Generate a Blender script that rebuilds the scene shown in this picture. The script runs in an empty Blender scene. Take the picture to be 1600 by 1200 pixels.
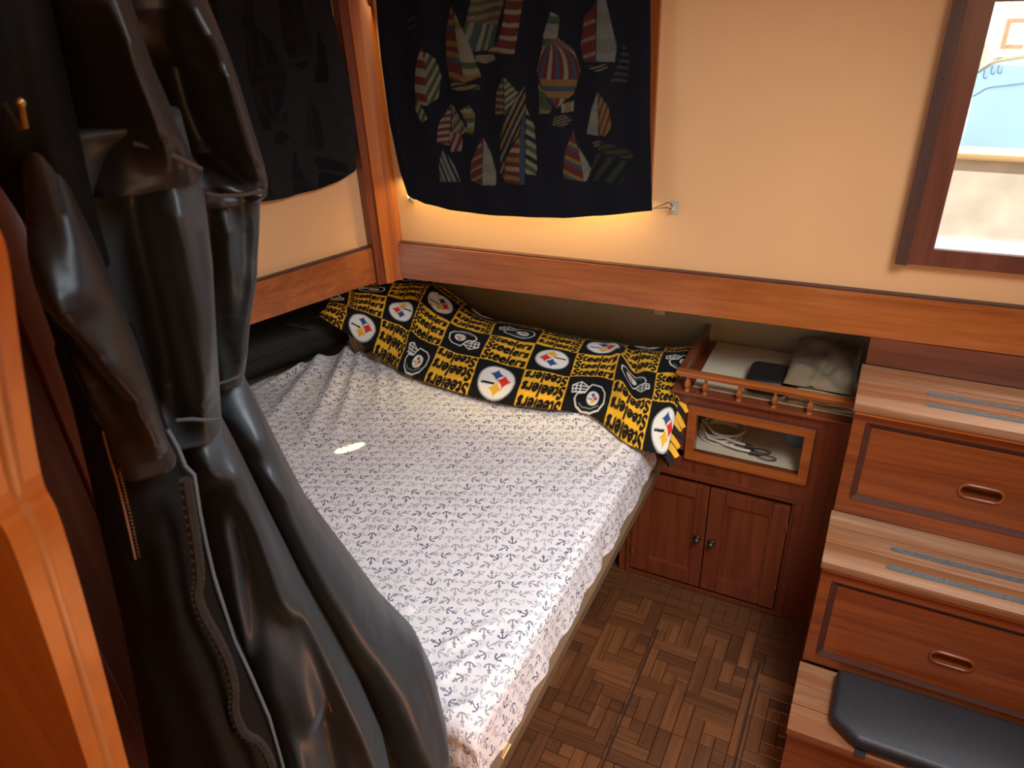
import bpy, bmesh, math, random
import numpy as np
from mathutils import Vector, Matrix, noise
random.seed(7); np.random.seed(7)
S = bpy.context.scene; COL = S.collection
# ------------------------------------------------------------------ camera
F = 1160.0; H = 1.6
_d = np.array([105, 2020, F]); _d /= np.linalg.norm(_d)
_y = np.array([670, -690, F]); _y -= _y.dot(_d) * _d; _y /= np.linalg.norm(_y)
_z = -_d; _x = np.cross(_y, _z); RR = np.array([_x, _y, _z]); CC = np.array([0, 0, H])
cd = bpy.data.cameras.new('camera'); cam = bpy.data.objects.new('camera', cd); COL.objects.link(cam)
cd.sensor_width = 36; cd.lens = F / 1600 * 36; cd.clip_start = .02; cd.clip_end = 200
rt = RR @ np.array([1, 0, 0]); up = RR @ np.array([0, -1, 0]); bk = RR @ np.array([0, 0, -1])
cam.matrix_world = Matrix(((rt[0], up[0], bk[0], 0), (rt[1], up[1], bk[1], 0), (rt[2], up[2], bk[2], H), (0, 0, 0, 1)))
cd.dof.use_dof = True; cd.dof.focus_distance = 2.0; cd.dof.aperture_fstop = 14.0
S.camera = cam
# ------------------------------------------------------------------ world, sun, lights, exposure
w = bpy.data.worlds.new('sky'); S.world = w; w.use_nodes = True
bg = w.node_tree.nodes['Background']; bg.inputs[0].default_value = (.80, .90, 1, 1); bg.inputs[1].default_value = 2.6
S.view_settings.view_transform = 'Standard'; S.view_settings.look = 'None'; S.view_settings.gamma = 1
S.view_settings.use_curve_mapping = False; S.view_settings.exposure = 0.0
S.cycles.use_denoising = True
S.cycles.max_bounces = 8

def aim(o, frm, to):
    o.location = frm; o.rotation_euler = (Vector(to) - Vector(frm)).to_track_quat('-Z', 'Y').to_euler()

def area(name, frm, to, sx, sy, e, col, spread=180):
    l = bpy.data.lights.new(name, 'AREA'); l.shape = 'RECTANGLE'; l.size = sx; l.size_y = sy; l.energy = e; l.color = col
    l.spread = math.radians(spread)
    o = bpy.data.objects.new(name, l); COL.objects.link(o); aim(o, frm, to); return o
sl = bpy.data.lights.new('sun', 'SUN'); sl.energy = 10; sl.angle = .01; sl.color = (1, .95, .85)
so = bpy.data.objects.new('sun', sl); COL.objects.link(so); so.rotation_euler = Vector((-1, .35, -.9)).to_track_quat('-Z', 'Y').to_euler()
area('hatch_daylight', (.34, .62, 1.95), (-.42, 1.0, .4), .5, .5, 12, (.78, .90, 1.0), 100)
area('warm_ambient_fill', (.80, -.9, 1.5), (-.4, 1.5, 1.0), .8, .9, 9, (1, .62, .34))  # added orange fill, stands in for warm bounce off the woodwork
area('window_daylight', (.42, 1.50, 1.35), (.35, .7, .3), .45, .5, 2.0, (.95, .97, 1.0), 120)
gap = area('curtain_gap_light', (-.79, 1.550, 1.14), (-.79, 1.564, .3), .60, .02, 1.7, (1, .80, .36), 160)
gap.rotation_euler.rotate_axis('Z', 0); gap.matrix_world = Matrix.Translation(gap.location) @ Matrix.Rotation(math.atan(.055), 4, 'Z') @ gap.rotation_euler.to_matrix().to_4x4()
area('curtain_side_light', (-1.085, 1.535, 1.36), (-1.3, 1.530, 1.30), .02, .5, .05, (1, .78, .42), 150)
pl = bpy.data.lights.new('low_bounce_fill', 'POINT'); pl.energy = 4.2; pl.color = (1, .42, .16); pl.shadow_soft_size = .12  # added point light imitating orange bounce on sheet side and drawers, no lamp here
po = bpy.data.objects.new('low_bounce_fill', pl); COL.objects.link(po); po.location = (.02, .42, .62)
sp = bpy.data.lights.new('bed_glint_spot', 'SPOT'); sp.energy = 600; sp.color = (1, .93, .45); sp.spot_size = math.radians(1.3); sp.spot_blend = .5; sp.shadow_soft_size = .002  # added narrow spot that throws the bright sliver onto the bed
spo = bpy.data.objects.new('bed_glint_spot', sp); COL.objects.link(spo)

# ------------------------------------------------------------------ measuring helpers
def ray(x, y): return RR @ np.array([x - 800, y - 600, F])
def onz(x, y, z): d = ray(x, y); return CC + d * (z - H) / d[2]
def ony(x, y, yy, k=0.0):            # wall plane Y = yy + k*X
    d = ray(x, y); t = yy / (d[1] - k * d[0]); return CC + d * t
aim(spo, (-.15, .5, 1.9), onz(546, 700, .53)); spo.scale = (2.2, .6, 1)

# ------------------------------------------------------------------ materials
def newmat(name):
    m = bpy.data.materials.new(name); m.use_nodes = True
    return m, m.node_tree, m.node_tree.nodes['Principled BSDF']
def setp(b, **k):
    for a, v in k.items():
        n = a.replace('_', ' ')
        if n in b.inputs: b.inputs[n].default_value = v
def c4(c): return (c[0], c[1], c[2], 1)
def node(nt, t, **k):
    n = nt.nodes.new(t)
    for a, v in k.items(): setattr(n, a, v)
    return n
def plain(name, c, rough=.5, metal=0, var=.12, scale=14, bump=0, **k):
    m, nt, b = newmat(name)
    tc = node(nt, 'ShaderNodeTexCoord'); nz = node(nt, 'ShaderNodeTexNoise'); nz.inputs['Scale'].default_value = scale; nz.inputs['Detail'].default_value = 4
    nt.links.new(tc.outputs['Object'], nz.inputs['Vector'])
    cr = node(nt, 'ShaderNodeValToRGB'); cr.color_ramp.elements[0].position = .3; cr.color_ramp.elements[1].position = .7
    cr.color_ramp.elements[0].color = c4([x * (1 - var) for x in c]); cr.color_ramp.elements[1].color = c4([min(1, x * (1 + var)) for x in c])
    nt.links.new(nz.outputs['Fac'], cr.inputs[0]); nt.links.new(cr.outputs[0], b.inputs['Base Color'])
    b.inputs['Roughness'].default_value = rough; b.inputs['Metallic'].default_value = metal
    if bump:
        bp = node(nt, 'ShaderNodeBump'); bp.inputs['Strength'].default_value = bump; bp.inputs['Distance'].default_value = .004
        nt.links.new(nz.outputs['Fac'], bp.inputs['Height']); nt.links.new(bp.outputs[0], b.inputs['Normal'])
    setp(b, **k); return m
def wood(name, c1, c2, axis='x', rough=.35, coat=.35, scale=1.0, perobj=0, worn=None, wornpos=.58):
    m, nt, b = newmat(name)
    tc = node(nt, 'ShaderNodeTexCoord'); mp = node(nt, 'ShaderNodeMapping')
    s = {'x': (1.2, 30, 30), 'y': (30, 1.2, 30), 'z': (30, 30, 1.2)}[axis]
    mp.inputs['Scale'].default_value = [q * scale for q in s]
    nt.links.new(tc.outputs['Object'], mp.inputs[0])
    oi = node(nt, 'ShaderNodeObjectInfo')
    mul = node(nt, 'ShaderNodeMath', operation='MULTIPLY'); mul.inputs[1].default_value = 37
    nt.links.new(oi.outputs['Random'], mul.inputs[0]); nt.links.new(mul.outputs[0], mp.inputs['Location'])
    n1 = node(nt, 'ShaderNodeTexNoise'); n1.inputs['Scale'].default_value = 1; n1.inputs['Detail'].default_value = 6; n1.inputs['Distortion'].default_value = 1.2
    nt.links.new(mp.outputs[0], n1.inputs['Vector'])
    n2 = node(nt, 'ShaderNodeTexNoise'); n2.inputs['Scale'].default_value = 4.5; n2.inputs['Detail'].default_value = 8
    nt.links.new(mp.outputs[0], n2.inputs['Vector'])
    mx = node(nt, 'ShaderNodeMath', operation='MULTIPLY_ADD'); mx.inputs[1].default_value = .4
    nt.links.new(n2.outputs['Fac'], mx.inputs[0]); 
    h = node(nt, 'ShaderNodeMath', operation='MULTIPLY'); h.inputs[1].default_value = .6
    nt.links.new(n1.outputs['Fac'], h.inputs[0]); nt.links.new(h.outputs[0], mx.inputs[2])
    cr = node(nt, 'ShaderNodeValToRGB'); e = cr.color_ramp.elements; e[0].position = .38; e[1].position = .62; e[0].color = c4(c1); e[1].color = c4(c2)
    nt.links.new(mx.outputs[0], cr.inputs[0]); out = cr.outputs[0]
    if worn:
        n3 = node(nt, 'ShaderNodeTexNoise'); n3.inputs['Scale'].default_value = .5; n3.inputs['Detail'].default_value = 10; n3.inputs['Roughness'].default_value = .75
        nt.links.new(mp.outputs[0], n3.inputs['Vector'])
        r3 = node(nt, 'ShaderNodeValToRGB'); r3.color_ramp.elements[0].position = wornpos - .10; r3.color_ramp.elements[1].position = wornpos + .1
        nt.links.new(n3.outputs['Fac'], r3.inputs[0])
        mc = node(nt, 'ShaderNodeMixRGB'); mc.inputs[2].default_value = c4(worn); nt.links.new(r3.outputs[0], mc.inputs[0]); nt.links.new(out, mc.inputs[1]); out = mc.outputs[0]
    if perobj:
        hs = node(nt, 'ShaderNodeHueSaturation'); mr = node(nt, 'ShaderNodeMapRange'); mr.inputs['To Min'].default_value = 1 - perobj; mr.inputs['To Max'].default_value = 1 + perobj
        nt.links.new(oi.outputs['Random'], mr.inputs[0]); nt.links.new(mr.outputs[0], hs.inputs['Value']); nt.links.new(out, hs.inputs['Color']); out = hs.outputs[0]
    nt.links.new(out, b.inputs['Base Color'])
    b.inputs['Roughness'].default_value = rough; b.inputs['Coat Weight'].default_value = coat; b.inputs['Coat Roughness'].default_value = .18
    bp = node(nt, 'ShaderNodeBump'); bp.inputs['Strength'].default_value = .12; bp.inputs['Distance'].default_value = .002
    nt.links.new(mx.outputs[0], bp.inputs['Height']); nt.links.new(bp.outputs[0], b.inputs['Normal'])
    return m
W = {}
DRW = wood('drawer_wood', (.17, .036, .008), (.29, .070, .014), 'x', .36, .3)
for ax in 'xyz':
    W['teak' + ax] = wood('teak_' + ax, (.27, .062, .010), (.41, .114, .021), ax)
    W['mah' + ax] = wood('mahogany_' + ax, (.12, .024, .008), (.20, .044, .013), ax)
M = dict(
    tread=wood('worn_tread', (.23, .080, .028), (.29, .108, .040), 'x', .40, .2, worn=(.43, .25, .14), wornpos=.58, scale=.8),
    floorw=wood('parquet', (.098, .031, .009), (.17, .059, .017), 'x', .42, .2, perobj=.32, scale=1.6),
    floory=wood('parquet_cross', (.098, .031, .009), (.17, .059, .017), 'y', .42, .2, perobj=.32, scale=1.6),
    gap=plain('floor_gap', (.045, .018, .008), .8),
    wall=plain('painted_wall', (.75, .41, .185), .48, var=.025, scale=5, bump=.05),
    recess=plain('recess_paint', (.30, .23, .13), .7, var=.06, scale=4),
    ceil=plain('ceiling_paint', (.75, .66, .52), .7),
    shelf=plain('shelf_liner', (.62, .50, .34), .6, var=.05),
    frame=wood('window_wood', (.11, .028, .016), (.17, .045, .024), 'z', .4, .3),
    framelip=wood('window_lip', (.05, .018, .014), (.075, .028, .02), 'z', .5, .2),
    brass=plain('brass', (.75, .50, .20), .28, 1), chrome=plain('chrome', (.75, .68, .58), .2, 1),
    darkmetal=plain('bronze_knob', (.10, .07, .05), .35, .8), black=plain('black_plastic', (.012, .011, .011), .4),
    blackfab=plain('black_fabric', (.014, .011, .010), .75, bump=.3, scale=60), cushion=plain('black_cushion', (.022, .021, .024), .5, scale=80, bump=.08),
    strip=plain('grit_strip', (.10, .105, .10), .9, var=.3, scale=220, bump=.4),
    tan2=plain('pale_tan_cotton', (.34, .27, .17), .9, scale=30, bump=.2), tan=plain('tan_cotton', (.20, .135, .075), .9, scale=30, bump=.2), whitecable=plain('white_cable', (.62, .58, .50), .45),
    blue=plain('blue_plastic', (.03, .13, .22), .4), clear=plain('clear_plastic', (.78, .72, .58), .25, Transmission_Weight=.55),
    mattress=plain('mattress_ticking', (.42, .30, .19), .85), gel=plain('white_gelcoat', (.80, .76, .66), .35), hull=plain('hull_paint', (.62, .76, .82), .3, var=.04, scale=2),
    cabpaint=plain('cabin_paint', (.78, .72, .55), .5), water=plain('harbour_water', (.13, .20, .24), .12, var=.4, scale=3, bump=.9),
    deck=wood('teak_deck', (.07, .028, .008), (.10, .042, .011), 'x', .7, 0), caprail=wood('cap_rail', (.60, .42, .20), (.74, .54, .28), 'x', .5, .1),
    cabpane=plain('pane_glass', (.62, .66, .55), .1), dock=plain('dock_grey', (.35, .42, .45), .7), cord=plain('dark_cord', (.03, .03, .05), .7), ivory=plain('ivory_switch', (.55, .45, .3), .5),
    steel=plain('white_rail', (.8, .78, .72), .3), numerals=plain('hull_mark', (.25, .33, .42), .5), bwin=wood('boat_window_wood', (.33, .13, .05), (.42, .18, .08), 'z'),
)
m, nt, b = newmat('window_glass'); setp(b, Roughness=0.0, IOR=1.02, Transmission_Weight=1.0); b.inputs['Base Color'].default_value = (1, 1, 1, 1)
tr = node(nt, 'ShaderNodeBsdfTransparent'); gl = node(nt, 'ShaderNodeBsdfGlossy'); gl.inputs['Roughness'].default_value = .03
mxs = node(nt, 'ShaderNodeMixShader'); mxs.inputs[0].default_value = .05
nt.links.new(tr.outputs[0], mxs.inputs[1]); nt.links.new(gl.outputs[0], mxs.inputs[2]); nt.links.new(mxs.outputs[0], nt.nodes['Material Output'].inputs[0])
M['glass'] = m
def cloth_print(name, rough=.85, sheen=.0, trans=0):
    m, nt, b = newmat(name); at = node(nt, 'ShaderNodeAttribute'); at.attribute_name = 'print'
    nz = node(nt, 'ShaderNodeTexNoise'); tc = node(nt, 'ShaderNodeTexCoord'); nt.links.new(tc.outputs['Object'], nz.inputs['Vector']); nz.inputs['Scale'].default_value = 420
    bp = node(nt, 'ShaderNodeBump'); bp.inputs['Strength'].default_value = .25; bp.inputs['Distance'].default_value = .001
    nt.links.new(nz.outputs['Fac'], bp.inputs['Height']); nt.links.new(bp.outputs[0], b.inputs['Normal'])
    nt.links.new(at.outputs['Color'], b.inputs['Base Color']); b.inputs['Roughness'].default_value = rough; b.inputs['Sheen Weight'].default_value = sheen
    b.inputs['Specular IOR Level'].default_value = .15
    return m
M['curtain'] = cloth_print('printed_curtain'); M['fleece'] = cloth_print('printed_fleece', .95, .05)
def coatmat(name, c, rough, spec=.5, sheen=.0):
    m = plain(name, c, rough, var=.15, scale=7, Sheen_Weight=sheen, Sheen_Roughness=.4, Sheen_Tint=(.75, .88, 1, 1), Specular_IOR_Level=spec)
    nt = m.node_tree; b = nt.nodes['Principled BSDF']
    tc = node(nt, 'ShaderNodeTexCoord'); wv = node(nt, 'ShaderNodeTexNoise'); wv.inputs['Scale'].default_value = 900; nt.links.new(tc.outputs['Object'], wv.inputs['Vector'])
    n2 = node(nt, 'ShaderNodeTexNoise'); n2.inputs['Scale'].default_value = 22; n2.inputs['Detail'].default_value = 3; nt.links.new(tc.outputs['Object'], n2.inputs['Vector'])
    b1 = node(nt, 'ShaderNodeBump'); b1.inputs['Strength'].default_value = .12; b1.inputs['Distance'].default_value = .0005; nt.links.new(wv.outputs['Fac'], b1.inputs['Height'])
    b2 = node(nt, 'ShaderNodeBump'); b2.inputs['Strength'].default_value = .35; b2.inputs['Distance'].default_value = .006; nt.links.new(n2.outputs['Fac'], b2.inputs['Height'])
    nt.links.new(b1.outputs[0], b2.inputs['Normal']); nt.links.new(b2.outputs[0], b.inputs['Normal'])
    return m
M['coatd'] = coatmat('dark_satin', (.013, .0095, .009), .42, .5, .06)
M['coatg'] = coatmat('slate_nylon', (.026, .029, .031), .46, .5, .10)
M['coatb'] = coatmat('black_canvas', (.005, .0038, .0032), .7, .15, .0)
# sheet: anchors drawn with node maths in metric UVs
def sheet_mat():
    m, nt, b = newmat('anchor_print_cotton'); L = nt.links.new
    def mth(op, a, bb=None, c=None):
        n = node(nt, 'ShaderNodeMath', operation=op)
        for i, v in enumerate((a, bb, c)):
            if v is None: continue
            if isinstance(v, (int, float)): n.inputs[i].default_value = v
            else: L(v, n.inputs[i])
        return n.outputs[0]
    uv = node(nt, 'ShaderNodeUVMap'); uv.uv_map = 'UVMap'; sep = node(nt, 'ShaderNodeSeparateXYZ'); L(uv.outputs[0], sep.inputs[0])
    def layer(cell, off, wd, size, seed):
        px = mth('ADD', mth('DIVIDE', sep.outputs[0], cell), off[0]); py = mth('ADD', mth('DIVIDE', sep.outputs[1], cell * .9), off[1])
        py0 = mth('FLOOR', py); px = mth('ADD', px, mth('MULTIPLY', py0, .37))
        cx = mth('FLOOR', px)
        cmb = node(nt, 'ShaderNodeCombineXYZ'); L(cx, cmb.inputs[0]); L(py0, cmb.inputs[1]); cmb.inputs[2].default_value = seed
        wn = node(nt, 'ShaderNodeTexWhiteNoise'); L(cmb.outputs[0], wn.inputs['Vector'])
        # four printed orientations
        ang = mth('MULTIPLY', mth('FLOOR', mth('MULTIPLY', wn.outputs['Value'], 6)), 1.05)
        lx = mth('SUBTRACT', mth('SUBTRACT', px, cx), .5); ly = mth('SUBTRACT', mth('SUBTRACT', py, py0), .5)
        co = mth('COSINE', ang); si = mth('SINE', ang)
        x = mth('DIVIDE', mth('ADD', mth('MULTIPLY', lx, co), mth('MULTIPLY', ly, si)), size)
        y = mth('DIVIDE', mth('SUBTRACT', mth('MULTIPLY', ly, co), mth('MULTIPLY', lx, si)), size)
        ax = mth('ABSOLUTE', x)
        def lt(a, v): return mth('LESS_THAN', a, v)
        stem = mth('MULTIPLY', lt(ax, wd), lt(mth('ABSOLUTE', mth('ADD', y, .02)), .30))
        ln = mth('SQRT', mth('ADD', mth('MULTIPLY', x, x), mth('POWER', mth('ABSOLUTE', mth('ADD', y, .04)), 2)))
        arc = mth('MULTIPLY', lt(mth('ABSOLUTE', mth('SUBTRACT', ln, .28)), wd * 1.15), lt(y, -.06))
        bar = mth('MULTIPLY', lt(mth('ABSOLUTE', mth('SUBTRACT', y, .16)), wd), lt(ax, .15))
        fl = mth('MULTIPLY', lt(mth('ABSOLUTE', mth('SUBTRACT', ax, .28)), wd * 1.9), lt(mth('ABSOLUTE', mth('ADD', y, .10)), .055))
        l2 = mth('SQRT', mth('ADD', mth('MULTIPLY', x, x), mth('POWER', mth('ABSOLUTE', mth('SUBTRACT', y, .33)), 2)))
        ring = lt(mth('ABSOLUTE', mth('SUBTRACT', l2, .065)), wd * .8)
        o = mth('MAXIMUM', mth('MAXIMUM', stem, arc), mth('MAXIMUM', mth('MAXIMUM', bar, fl), ring))
        wn2 = node(nt, 'ShaderNodeTexWhiteNoise'); cm2 = node(nt, 'ShaderNodeCombineXYZ'); L(cx, cm2.inputs[0]); L(py0, cm2.inputs[1]); cm2.inputs[2].default_value = seed + 5; L(cm2.outputs[0], wn2.inputs['Vector'])
        return mth('MULTIPLY', o, mth('ADD', mth('MULTIPLY', wn2.outputs['Value'], .55), .42))
    a1 = layer(.031, (0, 0), .045, .95, 1.0); a2 = layer(.031, (.5, .52), .05, .62, 2.0)
    fac = mth('MAXIMUM', a1, mth('MULTIPLY', a2, .7))
    mc = node(nt, 'ShaderNodeMixRGB'); mc.inputs[1].default_value = (.78, .70, .67, 1); mc.inputs[2].default_value = (.06, .07, .13, 1); L(fac, mc.inputs[0]); L(mc.outputs[0], b.inputs['Base Color'])
    b.inputs['Roughness'].default_value = .9; b.inputs['Specular IOR Level'].default_value = .2
    tc = node(nt, 'ShaderNodeTexCoord'); nz = node(nt, 'ShaderNodeTexNoise'); nz.inputs['Scale'].default_value = 9; nz.inputs['Detail'].default_value = 5; nz.inputs['Distortion'].default_value = .6; L(tc.outputs['Object'], nz.inputs['Vector'])
    bp = node(nt, 'ShaderNodeBump'); bp.inputs['Strength'].default_value = .35; bp.inputs['Distance'].default_value = .02; L(nz.outputs['Fac'], bp.inputs['Height']); L(bp.outputs[0], b.inputs['Normal'])
    return m
M['sheet'] = sheet_mat()

# ------------------------------------------------------------------ build helpers
def wl(p):
    v = Vector((0, 0, 0))
    while p: v += p.location; p = p.parent
    return v
def mk(name, verts, faces, mat, parent=None, smooth=False):
    off = wl(parent) if parent else Vector((0, 0, 0))
    me = bpy.data.meshes.new(name)
    if parent: verts = [(v[0] - off.x, v[1] - off.y, v[2] - off.z) for v in verts]
    me.from_pydata([tuple(map(float, v)) for v in verts], [], faces); me.materials.append(mat)
    if smooth: me.polygons.foreach_set('use_smooth', [True] * len(me.polygons))
    me.update(); o = bpy.data.objects.new(name, me); COL.objects.link(o)
    if parent: o.parent = parent
    return o
class MB:
    def __init__(s): s.v = []; s.f = []
    def add(s, vs, fs):
        n = len(s.v); s.v += [tuple(v) for v in vs]; s.f += [tuple(i + n for i in f) for f in fs]; return s
    def box(s, x0, x1, y0, y1, z0, z1, bev=0.0):
        if bev <= 0:
            v = [(x, y, z) for x in (x0, x1) for y in (y0, y1) for z in (z0, z1)]
            return s.add(v, [(0, 1, 3, 2), (4, 6, 7, 5), (0, 4, 5, 1), (2, 3, 7, 6), (0, 2, 6, 4), (1, 5, 7, 3)])
        bm = bmesh.new(); bmesh.ops.create_cube(bm, size=1)
        for v in bm.verts: v.co = Vector(((x0 + x1) / 2 + v.co.x * (x1 - x0), (y0 + y1) / 2 + v.co.y * (y1 - y0), (z0 + z1) / 2 + v.co.z * (z1 - z0)))
        bmesh.ops.bevel(bm, geom=bm.edges[:], offset=bev, segments=2, affect='EDGES', profile=.6)
        return s.bm(bm)
    def bm(s, bm):
        bm.verts.index_update(); vs = [v.co[:] for v in bm.verts]; fs = [[v.index for v in f.verts] for f in bm.faces]; bm.free(); return s.add(vs, fs)
    def prism(s, pts, axis, a0, a1):     # pts 2D polygon, extruded along axis
        n = len(pts)
        def P(p, a): return {'x': (a, p[0], p[1]), 'y': (p[0], a, p[1]), 'z': (p[0], p[1], a)}[axis]
        v = [P(p, a0) for p in pts] + [P(p, a1) for p in pts]
        return s.add(v, [tuple(range(n))[::-1], tuple(range(n, 2 * n))] + [(i, (i + 1) % n, n + (i + 1) % n, n + i) for i in range(n)])
    def tube(s, pts, r, seg=8, closed=False):
        pts = [Vector(p) for p in pts]; n = len(pts); rs = r if hasattr(r, '__len__') else [r] * n
        rings = []; ref = None
        for i, p in enumerate(pts):
            if closed: t = pts[(i + 1) % n] - pts[i - 1]
            else: t = pts[min(i + 1, n - 1)] - pts[max(i - 1, 0)]
            t.normalize()
            if ref is None: ref = Vector((0, 0, 1)) if abs(t.z) < .9 else Vector((1, 0, 0))
            a = (ref - t * ref.dot(t)).normalized(); ref = a; bb = t.cross(a)
            rings.append([p + (a * math.cos(q) + bb * math.sin(q)) * rs[i] for q in [2 * math.pi * k / seg for k in range(seg)]])
        v = [q for rg in rings for q in rg]; f = []
        for i in range(n if closed else n - 1):
            j = (i + 1) % n
            for k in range(seg): f.append((i * seg + k, i * seg + (k + 1) % seg, j * seg + (k + 1) % seg, j * seg + k))
        if not closed: f += [tuple(range(seg))[::-1], tuple((n - 1) * seg + k for k in range(seg))]
        return s.add(v, f)
    def lathe(s, c, prof, seg=16, axis='z'):
        v = []; f = []
        for (r, h) in prof:
            for k in range(seg):
                a = 2 * math.pi * k / seg; x, y = r * math.cos(a), r * math.sin(a)
                v.append((c[0] + x, c[1] + y, c[2] + h) if axis == 'z' else (c[0] + x, c[1] - h, c[2] + y))
        n = len(prof)
        for i in range(n - 1):
            for k in range(seg): f.append((i * seg + k, i * seg + (k + 1) % seg, (i + 1) * seg + (k + 1) % seg, (i + 1) * seg + k))
        f += [tuple(range(seg))[::-1], tuple((n - 1) * seg + k for k in range(seg))]
        return s.add(v, f)
    def build(s, name, mat, parent=None, smooth=False):
        o = mk(name, s.v, s.f, mat, parent, False)
        bm = bmesh.new(); bm.from_mesh(o.data); bmesh.ops.recalc_face_normals(bm, faces=bm.faces[:]); bm.to_mesh(o.data); bm.free()
        if smooth:
            o.data.polygons.foreach_set('use_smooth', [True] * len(o.data.polygons)); o.data.set_sharp_from_angle(angle=math.radians(50))
        return o
def box(name, mat, x0, x1, y0, y1, z0, z1, parent=None, bev=0.0): return MB().box(min(x0, x1), max(x0, x1), min(y0, y1), max(y0, y1), min(z0, z1), max(z0, z1), bev).build(name, mat, parent, bev > 0)
def tag(o, label, cat, group=None):
    o['label'] = label; o['category'] = cat
    if group: o['group'] = group
    return o
def thing(name, label, cat, loc, group=None):
    o = bpy.data.objects.new(name, None); COL.objects.link(o); o.location = loc; o.empty_display_size = .05; return tag(o, label, cat, group)
def struct(o, label=None):
    o['kind'] = 'structure'
    if label: o['label'] = label
    return o
def rbox_yz(mb, x0, x1, r, *a): pass
def frame_xz(mb, xo0, xo1, zo0, zo1, t, y0, y1):    # rectangular frame facing -Y, mitred bars
    o = [(xo0, zo0), (xo1, zo0), (xo1, zo1), (xo0, zo1)]; i = [(xo0 + t, zo0 + t), (xo1 - t, zo0 + t), (xo1 - t, zo1 - t), (xo0 + t, zo1 - t)]
    for k in range(4):
        l = (k + 1) % 4; mb.prism([o[k], o[l], i[l], i[k]], 'y', y0, y1)
    return mb

# ================================================================== ROOM SHELL
K = .055; YW = 1.615                     # painted wall plane: Y = YW + K*X
def yw(x, off=0): return YW + K * x + off
wall = bpy.data.objects.new('wall_back', None); COL.objects.link(wall); struct(wall, 'cream painted cabin side above the long wooden rail')
XC = -1.175                              # corner
def wall_piece(x0, x1, z0, z1, name='wall_panel'):
    mb = MB().prism([(x0, yw(x0)), (x1, yw(x1)), (x1, yw(x1, .03)), (x0, yw(x0, .03))], 'z', z0, z1); return mb.build(name, M['wall'], wall)
ZT = 2.05
# window opening 1: x .075..1.0, z .955..1.55 ; curtain window: x -1.04..-.52, z 1.08..1.55
def at_wall(px, py): return ony(px, py, YW - .01, K)
wo = at_wall(1412, 405); wi = at_wall(1459, 387)
WX0, WZ0 = float(wi[0]), float(wi[2])
WX1, WZ1 = .75, float(at_wall(1560, 2)[2])
wb = MB()
def piece(x0, x1, z0, z1):
    wb.prism([(x0, yw(x0)), (x1, yw(x1)), (x1, yw(x1, .03)), (x0, yw(x0, .03))], 'z', z0, z1)
piece(XC - .02, -1.03, .87, ZT); piece(-1.03, -.52, .87, 1.15); piece(-1.03, -.52, 1.56, ZT); piece(-.52, WX0, .87, ZT)
piece(WX0, WX1, .87, WZ0); piece(WX0, WX1, WZ1, ZT); piece(WX1, 1.1, .87, ZT)
bpy.data.objects.remove(wall)
wall = struct(wb.build('wall_back', M['wall']), 'cream painted cabin side above the long wooden rail')
# left wall
LP = np.array([-1.172, 1.519]); LD = np.array([.163, .413]); LD /= np.linalg.norm(LD); LN = np.array([LD[1], -LD[0]])  # LN points into the cabin
def lw(t, off=0): p = LP + LD * t + LN * off; return (float(p[0]), float(p[1]))
def onL(px, py, off=0):
    d = ray(px, py); t = ((LP + LN * off) @ LN) / (d[:2] @ LN); return CC + d * t
def lprism(mb, t0, t1, o0, o1, z0, z1): return mb.prism([lw(t0, o0), lw(t1, o0), lw(t1, o1), lw(t0, o1)], 'z', z0, z1)
struct(lprism(MB(), -1.5, .03, -.012, -.04, .87, ZT).build('wall_left', M['wall']), 'cream painted wall left of the corner post')
# lower recess
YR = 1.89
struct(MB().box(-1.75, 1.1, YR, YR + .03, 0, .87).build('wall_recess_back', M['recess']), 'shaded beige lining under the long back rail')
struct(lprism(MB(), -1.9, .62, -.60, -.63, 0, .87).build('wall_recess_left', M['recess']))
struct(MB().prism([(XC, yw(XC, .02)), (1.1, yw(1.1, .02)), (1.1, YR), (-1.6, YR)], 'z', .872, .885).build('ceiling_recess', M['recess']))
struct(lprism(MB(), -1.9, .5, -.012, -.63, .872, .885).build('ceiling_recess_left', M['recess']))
# rails
RZ0, RZ1 = .866, .962
def wprism(mb, x0, x1, o0, o1, z0, z1): return mb.prism([(x0, yw(x0, o0)), (x1, yw(x1, o0)), (x1, yw(x1, o1)), (x0, yw(x0, o1))], 'z', z0, z1)
tr1 = struct(wprism(MB(), XC + .01, 1.08, -.018, .0, RZ0, RZ1).build('trim_1', W['teakx']), 'long varnished wooden rail along the back wall')
led = wprism(MB(), XC + .01, 1.08, -.014, .0, RZ1, RZ1 + .004).build('ledge_shadow_strip', M['framelip'], tr1)  # dark lip colour stands in for the shadow line along the rail top
tr2m = lprism(MB(), -1.5, -.035, -.010, .006, RZ0, RZ1).build('trim_2', wood('teak_left_rail', (.27, .064, .011), (.41, .116, .022), 'y'))
struct(tr2m, 'varnished wooden rail on the left wall')
lprism(MB(), -1.5, -.03, -.010, .003, RZ1, RZ1 + .004).build('ledge_shadow_strip', M['framelip'], tr2m)
# corner post: three long mouldings
post = struct(MB().prism([lw(-.035, -.01), lw(-.035, .018), lw(-.012, .020), lw(.0, -.01)], 'z', RZ0 - .006, ZT).build('trim_3', W['mahz']), 'varnished corner post between the two curtains')
MB().prism([lw(-.014, .004), lw(-.014, .025), lw(.016, .027), lw(.022, .004)], 'z', RZ0 - .006, ZT).build('post_moulding', W['teakz'], post)
MB().prism([lw(.016, .0), lw(.016, .023), (XC + .045, yw(XC + .045, -.016)), (XC + .047, yw(XC + .045, 0))], 'z', RZ0 - .006, ZT).build('post_moulding', W['teakz'], post)
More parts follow.
